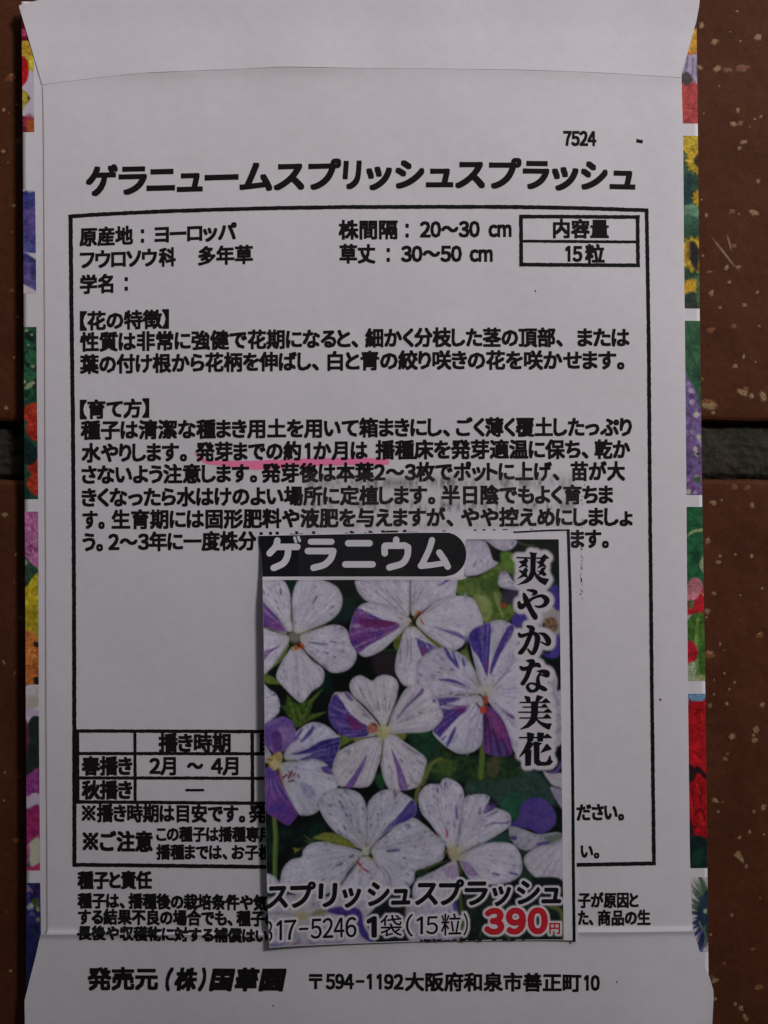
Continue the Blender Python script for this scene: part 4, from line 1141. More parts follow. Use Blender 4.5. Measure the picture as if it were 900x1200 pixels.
    P.stroke(st(D, [(210,638,1),(310,640,1.4)]), (84, 84, 60), .85, .3)
    P.stroke(st(D, [(180,700,2),(200,760,2.4),(210,830,1.6)]), (190, 130, 70), .85, .4)
    for q in ([(210,765,2),(235,745,2.4)], [(250,770,2),(275,720,2.6)], [(280,755,1.6),(300,735,2)], [(320,740,1.4),(330,765,1.6)]):
        P.stroke(st(D, q), (122, 44, 62), .95, .3)
    P.stroke(st(D, [(248,795,1.4),(290,785,1.8)]), (44, 36, 40), .95, .3)
    P.patch(D([(340,800),(420,830),(460,900),(400,930),(350,870)]), c5, (160, 160, 204), None, .6, 2, 101, .4)
    # flower 4 (middle)
    c4 = (448.4, 854.7)
    P.fill(Eq([(500,505),(600,500),(620,520),(580,560)]), (130, 140, 66), 1, .6); P.fill(Eq([(210,540),(330,525),(250,565)]), (140, 140, 84), 1, .6)
    p4 = [Eq([(80,195),(130,192),(180,190),(232,240),(330,338),(420,450),(400,512),(300,532),(180,532),(108,492),(48,420),(33,330),(45,265)]),
          Eq([(190,150),(213,90),(270,64),(320,85),(362,106),(400,76),(450,61),(512,74),(552,110),(560,165),(542,280),(492,400),(440,462),(400,402),(300,292),(220,222)]),
          Eq([(478,452),(550,270),(622,158),(720,138),(802,170),(850,260),(893,352),(882,405),(820,470),(740,497),(600,502),(500,502)]),
          Eq([(425,525),(440,560),(430,680),(402,762),(360,872),(300,908),(180,902),(110,892),(70,802),(60,770),(98,650),(180,592),(300,542)]),
          Eq([(440,530),(520,508),(600,560),(700,630),(768,692),(755,782),(720,882),(640,925),(500,925),(450,852),(424,740),(436,640)])]
    for k, pts in enumerate(p4):
        P.petal(pts, c4, (238, 230, 244), seed=110 + k, vein=.26); P.dashes(pts, c4, (10, 8, 12, 12, 18)[k], (96, 88, 140), 110 + k, 5, .7)
    P.patch(Eq([(85,205),(130,250),(180,330),(270,412),(330,452),(322,520),(180,532),(100,492),(43,412),(33,330),(48,262)]), c4, (76, 62, 154), (98, 72, 164), 1, .4, 116, .2)
    P.patch(Eq([(165,350),(230,390),(300,450),(240,480),(190,440)]), c4, (138, 52, 124), None, .85, 1.5, 117, .3)
    for q in ([(160,195,3),(185,225,4),(212,252,2)], [(740,172,3.2),(720,205,3.6),(620,300,2.4),(545,395,1)], [(820,250,3),(830,265,3)]):
        P.stroke(st(Eq, q), (112, 90, 160), .85, .6)
    P.patch(Eq([(318,665),(304,740),(260,830),(215,905),(160,900),(230,800)]), c4, (134, 100, 178), None, .95, .4, 118, .3)
    P.patch(Eq([(500,600),(520,640),(562,720),(602,820),(628,915),(570,920),(545,790),(520,690)]), c4, (130, 92, 172), None, .95, .4, 119, .3)
    for q in ([(325,265,.5),(370,340,1)], [(400,250,.5),(415,330,1)], [(465,265,.5),(462,340,.9)], [(500,260,.5),(490,320,.9)], [(270,170,.4),(310,240,.6)], [(280,350,.8),(340,390,1)], [(250,290,.6),(330,370,.8)], [(590,580,.6),(650,630,1.4),(710,660,.8)], [(690,700,.6),(750,735,1.2)], [(490,740,.6),(520,800,1.2)], [(640,820,.8),(670,870,1)], [(150,640,.8),(190,630,1.2)], [(170,660,.8),(200,640,1)]):
        P.stroke(st(Eq, q), (84, 76, 100), .7, .3)
    P.stroke(st(Eq, [(555,180,1.6),(548,240,2),(510,340,1.2),(485,400,.8)]), (60, 44, 56), .85, .3)
    P.stroke(st(Eq, [(445,545,1),(438,620,1.4),(425,710,1.6)]), (110, 108, 60), .9, .3)
    P.fill(Eq([(395,470),(440,440),(495,470),(490,520),(450,540),(400,520)]), (214, 204, 150), .95, 1.2, tex=.15, tscale=.4)
    P.fill(Eq([(425,450),(480,440),(500,480),(450,500)]), (222, 220, 190), .8, 1.2)
    P.fill(Eq([(320,460),(360,420),(400,440),(395,490),(340,500)]), (206, 140, 120), .8, 1.2, col2=(190, 90, 62), tscale=.8)
    P.stroke(st(Eq, [(362,432,1.4),(385,440,1.6),(395,455,1)]), (90, 34, 34), .9, .3)
    # flower 9/10 (lower right)
    q9 = I([(430,430),(520,450),(620,484),(740,470),(800,500),(740,552),(640,556),(560,592),(500,582),(438,520)])
    P.petal(q9, I([(800,300)])[0], (206, 204, 222), seed=121, core=False); P.dashes(q9, I([(800,300)])[0], 10, seed=121)
    P.fill(I([(440,500),(480,500),(470,525),(440,515)]), (72, 62, 140), .9, .8); P.fill(I([(610,545),(690,530),(680,560),(620,560)]), (100, 84, 160), .9, .8)
    P.fill(I([(660,500),(800,480),(800,500),(700,540)]), (90, 110, 90), .6, 1)
    q9b = I([(440,412),(478,388),(494,345),(506,296),(560,252),(640,245),(700,290),(738,362),(722,432),(640,486),(560,452),(440,430)])
    P.petal(q9b, I([(620,380)])[0], (110, 92, 172), seed=122, core=False, vein=.3, vcol=(160, 144, 200)); P.patch(q9b, I([(620,380)])[0], (84, 70, 160), (104, 82, 164), .9, .5, 123, .3)
    q10 = I([(523,660),(550,608),(640,558),(740,545),(810,490),(810,790),(640,786),(560,732)])
    P.petal(q10, I([(820,480)])[0], (226, 220, 236), seed=124, core=False, vein=.3)
    P.fill(I([(650,70),(700,85),(800,90),(800,195),(740,185),(690,140)]), (210, 202, 216), 1, .8, tex=.08); P.fill(I([(695,175),(770,192),(800,200),(800,330),(760,300)]), (176, 172, 200), 1, 1, tex=.1)
    P.stroke(st(I, [(690,78,2),(740,70,4),(775,10,3)]), (124, 100, 176), .95, .6)
    P.stroke(st(I, [(700,165,1),(770,185,1.4)]), (40, 44, 48), .9, .4)
    # flower 8 (bottom right of middle)
    c8 = (531, 997)
    q8e = H([(560,830),(700,760),(830,690),(870,700),(885,800),(870,980),(560,980)])
    q8d = H([(770,640),(680,620),(600,600),(540,640),(525,700),(560,765),(650,735),(750,690)])
    q8a = [(490,932.7),(495,922),(503,917),(515,916.5),(518,911.7),(524.4,910),(535,915),(541.5,922),(544,934),(543,947),(539,965),(535,990),(528,995),(518,985),(505,965),(493,950)]
    q8b = I([(128,262),(180,225),(260,220),(302,240),(292,290),(346,310),(432,352),(433,430),(350,492),(240,552),(130,602),(85,600),(105,450)])
    q8c = I([(100,650),(130,602),(240,552),(340,536),(442,546),(492,592),(516,682),(502,752),(430,800),(300,815),(180,790),(115,700)])
    for pts, sd, fl in ((q8e,131,8), (q8d,132,16), (q8c,133,10), (q8a,134,50), (q8b,135,26)):
        P.petal(pts, c8, (233, 228, 247), seed=sd, vein=.32); P.dashes(pts, c8, fl, (84, 76, 146), sd, 4.5, .75)
    P.patch(I([(300,268),(342,308),(270,350),(258,335)]), c8, (106, 78, 150), None, .95, .4, 136, .3)
    P.patch(I([(110,660),(170,680),(225,755),(150,745)]), c8, (160, 120, 186), None, .8, 1, 137, .5); P.patch(H([(760,750),(870,720),(870,820),(800,810)]), c8, (176, 144, 196), None, .7, 1.5, 138, .5)
    for q in ([(310,412,1.2),(420,412,1.8)], [(275,370,1),(350,335,1.6)], [(320,740,2),(360,752,2.4)], [(435,738,2.4),(480,750,2.6)], [(80,310,1.5),(85,380,2.2)], [(240,310,1.2),(232,350,1.8)]):
        P.stroke(st(I, q), (92, 78, 156), .85, .5)
    P.stroke(st(H, [(560,780,4),(650,745,3.4),(740,705,3),(800,690,1.6)]), (84, 96, 52), .95, .5); P.fill(H([(560,770),(600,750),(660,770),(600,808),(570,800)]), (44, 66, 44), 1, .6)
    P.stroke(st(I, [(100,665,2),(108,720,3),(112,745,2)]), (112, 112, 54), .95, .4); P.stroke(st(I, [(135,600,1),(240,548,1.6)]), (106, 108, 76), .85, .4)
    P.fill(I([(20,580),(70,560),(110,590),(110,650),(50,660)]), (222, 210, 176), .9, 2)
    P.stroke(st(I, [(0,620,1.6),(20,590,1.8),(50,582,1.2)]), (196, 160, 100), .8, .4)
    P.stroke(st(I, [(18,455,2),(20,500,2.4)]), (206, 84, 92), .9, .5); P.stroke(st(I, [(15,410,1),(38,412,1)]), (180, 110, 140), .8, .4); P.stroke(st(H, [(715,465,1),(730,490,1.6)]), (206, 110, 120), .8, .5)
    # flower 7 (bottom middle)
    c7 = (430.2, 995)
    P.fill(G([(430,512),(520,474),(600,480),(700,535),(768,585),(680,582),(600,562),(500,532)]), (124, 138, 58), 1, .6, col2=(156, 160, 76), tscale=.4)
    P.fill(G([(272,580),(330,590),(370,580),(320,610),(290,630),(295,605)]), (150, 140, 60), 1, .4, smooth=False)
    for q in ([(365,490,.6),(400,520,1.4),(440,530,1)], [(365,535,.6),(420,545,1.2)]): P.stroke(st(G, q), (150, 160, 90), .9, .4)
    P.fill(H([(520,230),(560,250),(600,350),(560,370),(550,300)]), (40, 38, 84), .9, 1)
    q7e = G([(790,660),(750,710),(640,850),(580,960),(700,1000),(900,1000),(1050,940),(950,740),(870,660)])
    q7d = G([(785,610),(700,582),(600,562),(520,540),(420,550),(360,600),(345,652),(270,672),(212,730),(192,800),(200,880),(400,960),(600,900),(700,760),(800,660)])
    q7c = H([(228,592),(330,492),(440,412),(540,363),(622,410),(700,480),(775,560),(762,640),(660,720),(560,762),(545,840),(450,930),(380,930),(300,770),(240,660)])
    q7b = H([(195,272),(240,200),(310,155),(400,150),(470,180),(552,240),(558,340),(480,392),(330,482),(240,572),(198,595),(188,420)])
    q7a = G([(480,300),(468,240),(530,170),(620,140),(720,150),(792,190),(830,272),(836,420),(828,580),(772,592),(700,532),(600,472),(530,392)])
    for pts, sd, fl in ((q7e,141,12), (q7d,142,26), (q7c,143,34), (q7b,144,26), (q7a,145,46)):
        P.petal(pts, c7, (230, 227, 245), seed=sd, vein=.36); P.dashes(pts, c7, fl, (70, 66, 118), sd, 4.5, .85)
    P.patch(H([(298,492),(370,402),(440,330),(522,233),(556,258),(556,340),(490,388),(435,408),(370,445)]), c7, (78, 66, 156), (100, 82, 166), 1, .4, 146, .2)
    for q in ([(340,612,1.4),(400,608,3.4),(440,605,2)], [(240,680,.5),(285,745,1)], [(310,720,.5),(360,800,1),(372,860,.8)], [(480,420,1.5),(510,418,2)], [(400,200,2),(415,180,2.4)]):
        P.stroke(st(H, q), (96, 82, 150), .85, .4)
    for q in ([(600,725,1),(650,705,2.2)], [(705,660,1.4),(735,645,2)]): P.stroke(st(G, q), (70, 62, 100), .9, .4)
    P.stroke(st(G, [(780,665,1),(720,760,1.8),(640,862,1.6)]), (64, 76, 64), .95, .4)
    for k in range(9):
        a = math.radians(-165 + k * 19); P.stroke([(c7[0] + math.cos(a) * 9, c7[1] + math.sin(a) * 9, .4), (c7[0] + math.cos(a) * 30, c7[1] + math.sin(a) * 30, .55), (c7[0] + math.cos(a) * 46, c7[1] + math.sin(a) * 46, .3)], (104, 100, 128), .55, .3)
    P.fill(G([(800,590),(840,575),(862,610),(845,650),(800,640)]), (224, 222, 200), .95, 1.4)
    P.stroke(st(G, [(760,690,2),(790,720,3)]), (188, 58, 80), .95, .4); P.stroke(st(G, [(800,740,1.6),(850,770,2)]), (160, 50, 80), .9, .4); P.stroke(st(G, [(790,735,1.4),(780,775,2)]), (206, 150, 60), .9, .4); P.stroke(st(G, [(850,655,1.6),(875,680,2)]), (190, 160, 60), .9, .4)
    # bottom row behind the product name
    P.petal(J([(30,50),(70,45),(110,70),(150,140),(60,140),(20,120)]), J([(60,300)])[0], seed=151, core=False)
    P.fill(J([(20,190),(380,170),(640,230),(620,420),(300,440),(20,440)]), (206, 200, 218), 1, 2, tex=.10)
    cj = J([(235,268)])[0]
    for k, pts in enumerate((J([(60,190),(200,160),(240,250),(150,270),(60,250)]), J([(240,160),(380,180),(390,240),(260,262)]), J([(60,260),(220,270),(200,400),(60,420)]), J([(240,275),(400,280),(470,400),(300,430),(215,400)]))):
        P.petal(pts, cj, (212, 206, 224), seed=152 + k, vein=.4); P.dashes(pts, cj, 12, (96, 90, 150), 152 + k, 4, .7)
    P.fill(J([(210,255),(260,255),(275,280),(230,290)]), (196, 186, 140), .9, 1.5); P.fill(J([(290,260),(340,235),(400,250),(330,275)]), (150, 150, 100), .7, 1.5)
    P.fill(J([(380,250),(430,225),(545,238),(570,330),(620,400),(610,410),(560,380),(500,290)]), (80, 66, 150), 1, 1.2, tex=.2, tscale=.3)
    P.fill(J([(570,290),(640,220),(720,150),(790,220),(800,300),(820,420),(640,420),(600,350)]), (34, 38, 40), 1, .8, smooth=False)
    P.fill(J([(790,220),(900,200),(1000,230),(1000,420),(830,420)]), (190, 186, 206), 1, 1.5, tex=.12)
    P.patch(J([(60,410),(160,400),(130,440),(60,440)]), cj, (120, 120, 180), None, .6, 1, 156, .5); P.stroke(st(J, [(170,440,2),(220,410,2)]), (170, 70, 80), .8, .6)
    for q in ([(80,415,1.5),(140,430,1)], [(300,420,1),(340,400,1.5)], [(420,410,1),(520,425,1.4)], [(560,420,1),(600,415,1)]): P.stroke(st(J, q), (110, 104, 160), .7, .5)
    P.petal(K([(0,190),(120,195),(230,200),(262,300),(245,410),(0,410)]), K([(250,60)])[0], (208, 200, 222), seed=157, core=False); P.dashes(K([(0,190),(120,195),(230,200),(262,300),(245,410),(0,410)]), K([(250,60)])[0], 26, (100, 90, 160), 157, 5, .7)
    P.fill(K([(225,180),(255,200),(250,260),(230,240)]), (86, 70, 150), .8, 1)
    P.fill(K([(285,150),(420,150),(560,215),(700,215),(830,100),(830,430),(300,430),(270,300)]), (46, 58, 54), 1, 1, smooth=False, col2=(34, 40, 40))
    P.fill(K([(640,80),(760,75),(810,100),(810,130),(690,110)]), (34, 38, 40), 1, .8)
    P.stroke(st(K, [(262,140,4),(272,260,4.6),(280,420,4)]), (78, 104, 58), 1, .6); P.stroke(st(K, [(730,225,4),(790,250,5),(806,330,5),(806,420,4)]), (112, 128, 70), .95, .8); P.stroke(st(K, [(440,380,2),(490,370,3),(530,400,2)]), (120, 130, 70), .8, .8)
    P.stroke(st(K, [(370,420,.8),(372,360,.9),(420,310,.8)]), (176, 130, 120), .7, .3)
    P.fill(J([(20,0),(20,130),(90,130),(130,110),(130,0)]), (206, 200, 218), 0.0)
paint_flowers(P)
# a press print is a touch soft, with a halftone grain
P.img = np.stack([blur(P.img[..., c], 1.0) for c in range(3)], -1) * .5 + P.img * .5
lum = P.img.mean(-1, keepdims=True)
P.img *= 1 + (vnoise(P.X * 1.1, P.Y * 1.1, 501)[..., None] - .5) * .08 + (fnoise(P.X * .3, P.Y * .3, 503, 3)[..., None] - .5) * .10
P.img += (P.rng.rand(P.H, P.W, 3) - .5) * .06
P.img *= 1 + (P.rng.rand(P.H, P.W, 1) - .5) * .12
P.img = np.stack([.25 * np.roll(P.img[..., c], 1, 0) + .5 * P.img[..., c] + .25 * np.roll(P.img[..., c], -1, 0) for c in range(3)], -1)
# white glow behind the lettering
def halo(M, r, soft, col=(250, 243, 251), alpha=1.0):
    m = np.clip(blur(dilate(M, r * P.k), soft * P.k), 0, 1)[..., None] * alpha
    P.img[:] = P.img * (1 - m) + np.array(col) / 255. * m
M = np.zeros((P.H, P.W))
for e in V_POLY:
    r = P.mask(poly_pts(e))
    if r: M[r[0]] = np.maximum(M[r[0]], r[1])
halo(M, 6.2, 2.0, (240, 233, 243)); halo(M, 3.5, 1.2, (242, 235, 245))
M = np.zeros((P.H, P.W))
for sg, kw in ((NAME, name_kw), (PRICE1, p1_kw), (PRICE2, p2_kw), (PRICE3, p3_kw)):
    v, l, t = tris_of(sg, **kw); M = np.maximum(M, P.tri_mask(v, t))
halo(M, 2.7, .5)
M = np.zeros((P.H, P.W))
for sg, kw in ((PRICE4, p4_kw), (PRICE5, p5_kw)):
    v, l, t = tris_of(sg, **kw); M = np.maximum(M, P.tri_mask(v, t))
halo(M, 2.7, .5, (252, 244, 250))

# sheet of ink: fine vertex-coloured print following the paper
def print_grid(name, P, L, R, T, B, zf, mat, parent, step=0.9, dz=0.00003, gain=0.95, label=None):
    ym = (T(.5) + B(.5)) / 2
    nu = int((R(ym) - L(ym)) / step) + 1; nv = int((B(np.float64(.5)) - T(np.float64(.5))) / step) + 1
    u = np.linspace(0, 1, nu)[None, :]; v = np.linspace(0, 1, nv)[:, None]
    y = T(u) + (B(u) - T(u)) * v; x = L(y) + (R(y) - L(y)) * u
    fx = np.clip((x - P.x0) * P.k - .5, 0, P.W - 1.001); fy = np.clip((y - P.y0) * P.k - .5, 0, P.H - 1.001)
    i = fx.astype(int); j = fy.astype(int); a = (fx - i)[..., None]; b = (fy - j)[..., None]
    im = P.img
    c = (im[j, i] * (1 - a) + im[j, i + 1] * a) * (1 - b) + (im[j + 1, i] * (1 - a) + im[j + 1, i + 1] * a) * b
    c = lin(np.clip(c, 0.01, 1)) * gain
    V = np.stack([WX(x), WY(y), zf(x, y) + dz], -1).reshape(-1, 3)
    return link_mesh(name, V, [grid_faces(nu, nv)], mat, parent, colors=c.reshape(-1, 3).astype(np.float32), label=label)

pr = lambda y: pw([(620, 653.4), (632, 653.8), (700, 655), (850, 657), (1000, 658.6), (1110, 659.8)])(y)
pic = print_grid('flower_picture', P, lambda y: LL(y) + 0.25, pr, lambda u: 679.2 - 47.0 * sstep(.675, .69, u) - 0.4 * u, lambda u: BL(u) - 0.8, Zl, M_PRINT, lab, gain=0.80)

# black band with its rounded end, and the frame rule
bt = lambda x: 627.6 - 7.2 * (x - 303.5) / 361
ys_ = np.linspace(0, 1, 40)
outl = [(LL(627.5) + .2, bt(304) + .2)] + [(x, bt(x) + .3) for x in np.linspace(312, 522, 60)]
for t in np.linspace(-90, 90, 25):
    outl.append((521.5 + 24.5 * math.cos(math.radians(t)), 649.4 + 25.4 * math.sin(math.radians(t))))
outl += [(x, 674.9 + .6 * (521 - x) / 210) for x in np.linspace(515, 312, 60)] + [(LL(y) + .2, y) for y in np.linspace(675.5, 632, 14)]
outl = np.array(outl)
def poly_mesh(name, polys, zf, mat, parent, dz, split=8.0):
    """fill outlines with triangles (Blender's own tessellation), following the sheet"""
    from mathutils.geometry import tessellate_polygon
    V = []; F = []; b = 0
    for k, pl in enumerate(polys):
        if isinstance(pl, tuple):
            pts, tr = pl
            V.append(np.column_stack([pts, np.full(len(pts), k) + np.arange(len(pts)) / len(pts) * .9])); F += (tr + b).tolist(); b += len(pts)
            continue
        pl = np.asarray(pl, float)
        tr = tessellate_polygon([[Vector((p[0], p[1], 0)) for p in pl]])
        V.append(np.column_stack([pl, np.full(len(pl), k)])); F += [[b + a for a in t] for t in tr]; b += len(pl)
    V = np.concatenate(V); F = np.array(F)
    Pp = np.stack([WX(V[:, 0]), WY(V[:, 1]), zf(V[:, 0], V[:, 1]) + dz + V[:, 2] * 0.0000008], 1)
    p = Pp[F]; nz = np.cross(p[:, 1] - p[:, 0], p[:, 2] - p[:, 0])[:, 2]
    F[nz < 0] = F[nz < 0][:, ::-1]
    return link_mesh(name, Pp, [F], mat, parent, smooth=False)
# the band as a fine grid so that it bends with the paper
nb = 130; mb = 26
xb = np.linspace(0, 1, nb)[None, :]; vb = np.linspace(0, 1, mb)[:, None]
def band_right(y):
    t = np.clip((y - 649.4) / 25.6, -1, 1); return 521.5 + 24.5 * np.sqrt(np.maximum(0, 1 - t * t))
ymin = 624.2
yb_ = np.where(True, ymin + (675.2 - ymin) * vb, 0) + 0 * xb
xr = band_right(yb_); xl_ = LL(yb_) + .2
xb2 = xl_ + (xr - xl_) * xb
topy = bt(xb2) + .3
yb2 = np.maximum(yb_, np.minimum(topy, 640))
Vb = np.stack([WX(xb2), WY(yb2), Zl(xb2, yb2) + 0.000036], -1).reshape(-1, 3)
band = link_mesh('title_band', Vb, [grid_faces(nb, mb)], M_LBLK, lab)

c5f = lambda x, y: (290 + x / 4.5, 610 + y / 4.5)
c6f = lambda x, y: (480 + x / 4.286, 610 + y / 4.286)
bw = 7.6
bs = [mapst(c5f, 1, [(160,105,bw),(152,135,bw),(120,172,bw)]), mapst(c5f, 1, [(150,138,bw),(210,138,bw),(265,138,bw)]), mapst(c5f, 1, [(218,140,bw),(212,190,bw),(190,225,bw),(142,248,bw)]),
      mapst(c5f, 1, [(250,90,3.2),(257,112,3.2)]), mapst(c5f, 1, [(270,86,3.2),(277,106,3.2)]),
      mapst(c5f, 1, [(335,111,bw-.6),(390,111,bw-.6),(445,111,bw-.6)]), mapst(c5f, 1, [(320,160,bw),(390,160,bw),(454,160,bw)]), mapst(c5f, 1, [(454,160,bw),(440,200,bw),(405,232,bw),(350,248,bw)]),
      mapst(c5f, 1, [(532,119,bw),(590,119,bw),(644,119,bw)]), mapst(c5f, 1, [(517,230,bw),(590,230,bw),(660,230,bw)]),
      mapst(c5f, 1, [(784,100,bw),(784,125,bw)]), mapst(c5f, 1, [(724,172,bw),(724,136,bw),(740,132,bw),(800,132,bw),(832,132,bw),(846,150,bw)]), mapst(c5f, 1, [(846,140,bw),(842,185,bw),(815,225,bw),(748,246,bw)]),
      mapst(c6f, 1, [(112,97,bw-.5),(95,150,bw-.5),(58,226,bw-.5)]), mapst(c6f, 1, [(56,226,bw),(110,222,bw-1),(175,212,bw-1)]), mapst(c6f, 1, [(148,160,bw),(172,195,bw),(190,230,bw)])]
poly_mesh('band_lettering', [stroke_tris(s, 6) for s in bs], Zl, M_WHITE, lab, 0.00006)
ruled('picture_rule', [([(308.6, 677.2), (420, 676.8), (545, 676.6)], 2.2)], Zl, M_WHITE, lab, dz=0.00005, rough=.1)
ruled('border_rule', [([(601, 623.6), (640, 621.6), (666.2, 620.9)], 2.0), ([(664.8, 620.4), (667.3, 700), (668.9, 780), (670.2, 900), (671.8, 1101.2)], 3.5)], Zl, M_LBLK, lab, dz=0.00003, rough=.12)
def shift(q, dx, dy):
    if isinstance(q, tuple): return (q[0] + np.array([dx, dy]), q[1])
    return q + np.array([dx, dy])
base_ = [stroke_tris(e[0]) if e[1] == 'stroke' else np.array(e[0], float) for e in V_POLY]
poly_mesh('slogan_lettering', [shift(q, dx, dy) for dx, dy in ((0, 0), (.4, .18), (-.4, .18), (.4, -.18), (-.4, -.18)) for q in base_], Zl, M_LBLK, lab, 0.00005)
edge_clip = lambda y: LL(y) + 0.4
def ltext(name, segs, mat, kw, **k2):
    kw = dict(kw); size = kw.pop('size'); yc = kw.pop('yc')
    return text_mesh(name, segs, size, yc, Zl, mat, lab, dz=0.00005, **kw, **k2)
ltext('name_lettering', NAME, M_LBLK, name_kw)
ltext('number_lettering', PRICE1, M_LBLK, p1_kw, clip=edge_clip)
ltext('count_lettering', PRICE2, M_LBLK, p2_kw)
ltext('count_lettering', PRICE3, M_LBLK, p3_kw)
ltext('price_lettering', PRICE4, M_RED, p4_kw)
ltext('price_lettering', PRICE5, M_RED, p5_kw)
# tops of a cut-off line of print along the lower edge of the clipping
rg = np.random.RandomState(12)
cut = []
xq = 492.0
while xq < 612:
    w = 2 + rg.rand() * 8
    if not (560 < xq < 566): cut.append(([(xq, BL((xq - 316) / 360) - .5 - rg.rand() * .8), (xq + w, BL((xq + w - 316) / 360) - .5 - rg.rand() * .8)], 1.4 + rg.rand() * 1.4))
    xq += w + .8 + rg.rand() * (2 if xq < 560 else 9)
ruled('cut_lettering', cut, Zl, M_LBLK, lab, dz=0.00004, step=1.2, rough=.4)

# ------------------------------------------------------------------ the cover pictures that wrap round the packet's edges
def strip(name, edge, y0, y1, painter, seed):
    if edge == 'L':
        Lf = lambda y: Lout(y) + .05; Rf = pw([(0, 40.2), (156, 41.7), (300, 43.7), (450, 44.7), (580, 46.2), (750, 46.7), (880, 47.4), (1000, 48.3), (1100, 49.5), (1200, 51.5)])
    else:
        Lf = lambda y: Rpan(y) - 2.0; Rf = lambda y: Rout(y) - .05
    ym = (y0 + y1) / 2
    xa, xb = Lf(np.array([y0, y1])).min() - 2, Rf(np.array([y0, y1])).max() + 2
    p = Paint(xa, y0 - 2, xb, y1 + 2, 3, (200, 190, 200))
    painter(p, xa, xb, y0, y1, np.random.RandomState(seed))
    p.img = np.stack([blur(p.img[..., c], 1.5) for c in range(3)], -1)
    tx = fnoise(p.X * .45, p.Y * .45, seed * 3 + 300, 4)[..., None]; tb = fnoise(p.X * .12, p.Y * .12, seed * 3 + 400, 3)[..., None]
    white = (p.img.min(-1, keepdims=True) > .66)
    p.img = p.img * (1 + np.where(white, .03, .42) * (tx - .5) + np.where(white, .02, .35) * (fnoise(p.X * 1.1, p.Y * 1.1, seed * 3 + 500, 2)[..., None] - .5) + np.where(white, .03, .4) * (tb - .5))
    g = p.img.mean(-1, keepdims=True); p.img = (g + (p.img - g) * .96) * np.where(white, 1.0, .94)
    p.img *= 1 + (p.rng.rand(p.H, p.W, 1) - .5) * .12
    return print_grid(name, p, Lf, Rf, lambda u: y0 + 0 * u, lambda u: y1 + 0 * u, Zb, M_STRIP, body, step=0.8, dz=0.00003)

def blobs(p, rng, x0, x1, y0, y1, n, r0, r1, cols, soft=.5):
    for _ in range(n):
        x = x0 + rng.rand() * (x1 - x0); y = y0 + rng.rand() * (y1 - y0); r = r0 + rng.rand() * (r1 - r0)
        a = np.linspace(0, 6.283, 8, endpoint=False) + rng.rand(); q = r * (.6 + .7 * rng.rand(8))
        p.fill(np.stack([x + np.cos(a) * q, y + np.sin(a) * q * (.7 + .6 * rng.rand())], 1), cols[rng.randint(len(cols))], .9, soft, tex=.2, tscale=.4)
def petals(p, x, y, r, n, col, col2, w=.35, a0=0.0, sp=6.283, rng=None):
    for k in range(n):
        a = a0 + sp * k / n; d = np.array([math.cos(a), math.sin(a)]); e = np.array([-d[1], d[0]])
        c = np.array([x, y])
        p.fill([c + d * r * .15, c + d * r * .55 + e * r * w * .5, c + d * r, c + d * r * .55 - e * r * w * .5], col if k % 2 else col2, .95, .25, tex=.2, tscale=.5)

def s_l1(p, a, b, y0, y1, r):
    p.img[:] = np.array((206, 196, 214)) / 255
    p.fill([(a,y0),(b,y0),(b,52),(a,52)], (120, 24, 44), 1, 1, smooth=False, tex=.3, tscale=.3)
    p.fill([(26,36),(32,38),(33,44),(26,44)], (196, 70, 120), 1, .8)
    p.fill([(26,52),(34,50),(42,56),(42,68),(30,70),(25,66)], (226, 190, 62), 1, .6, col2=(206, 140, 50), tscale=.3)
    p.fill([(33,70),(42,66),(42,84),(34,84),(29,80)], (216, 196, 60), 1, .5, tex=.2)
    p.fill([(24,70),(33,72),(35,82),(34,94),(29,102),(24,104)], (204, 30, 36), 1, .5, tex=.2)
    p.fill([(24,108),(33,110),(37,118),(31,126),(27,134),(24,130)], (196, 176, 66), 1, .6, tex=.25)
    p.fill([(33,116),(36,115),(36,119)], (60, 50, 50), 1, .3)
    p.fill([(24,140),(30,138),(42,142),(42,158),(24,158)], (120, 30, 60), 1, .6, tex=.3)
    for q in range(7):
        ang = -2.9 + q * .33; p.stroke([(36,152,2.4),(36 + 9 * math.cos(ang), 150 + 15 * math.sin(ang),1.2)], (196, 80, 60) if q % 2 else (186, 60, 90), .95, .3)
    p.fill([(33,146),(42,142),(42,156),(34,156)], (214, 110, 50), .9, 1)
def s_l2(p, a, b, y0, y1, r):
    p.img[:] = np.array((216, 206, 212)) / 255
    p.fill([(24,228),(29,226),(33,225),(36,228),(41,226),(48,226),(48,298),(33,297),(24,297)], (72, 76, 150), 1, .3, smooth=False, col2=(112, 96, 168), tscale=.18, seed=4)
    p.fill([(24,228),(40,228),(40,240),(24,250)], (52, 66, 140), .6, 2)
    p.fill([(36,250),(42,255),(42,275),(34,280)], (120, 92, 170), .6, 1.5); p.fill([(28,282),(38,285),(36,296),(26,296)], (110, 120, 180), .5, 1.5)
    p.fill([(24,297),(33,298),(48,309),(48,344),(24,331)], (70, 68, 140), 1, .3, smooth=False, col2=(120, 104, 172), tscale=.15, seed=6)
    p.fill([(24,298),(36,301),(44,308),(30,308)], (46, 56, 112), .7, 1)
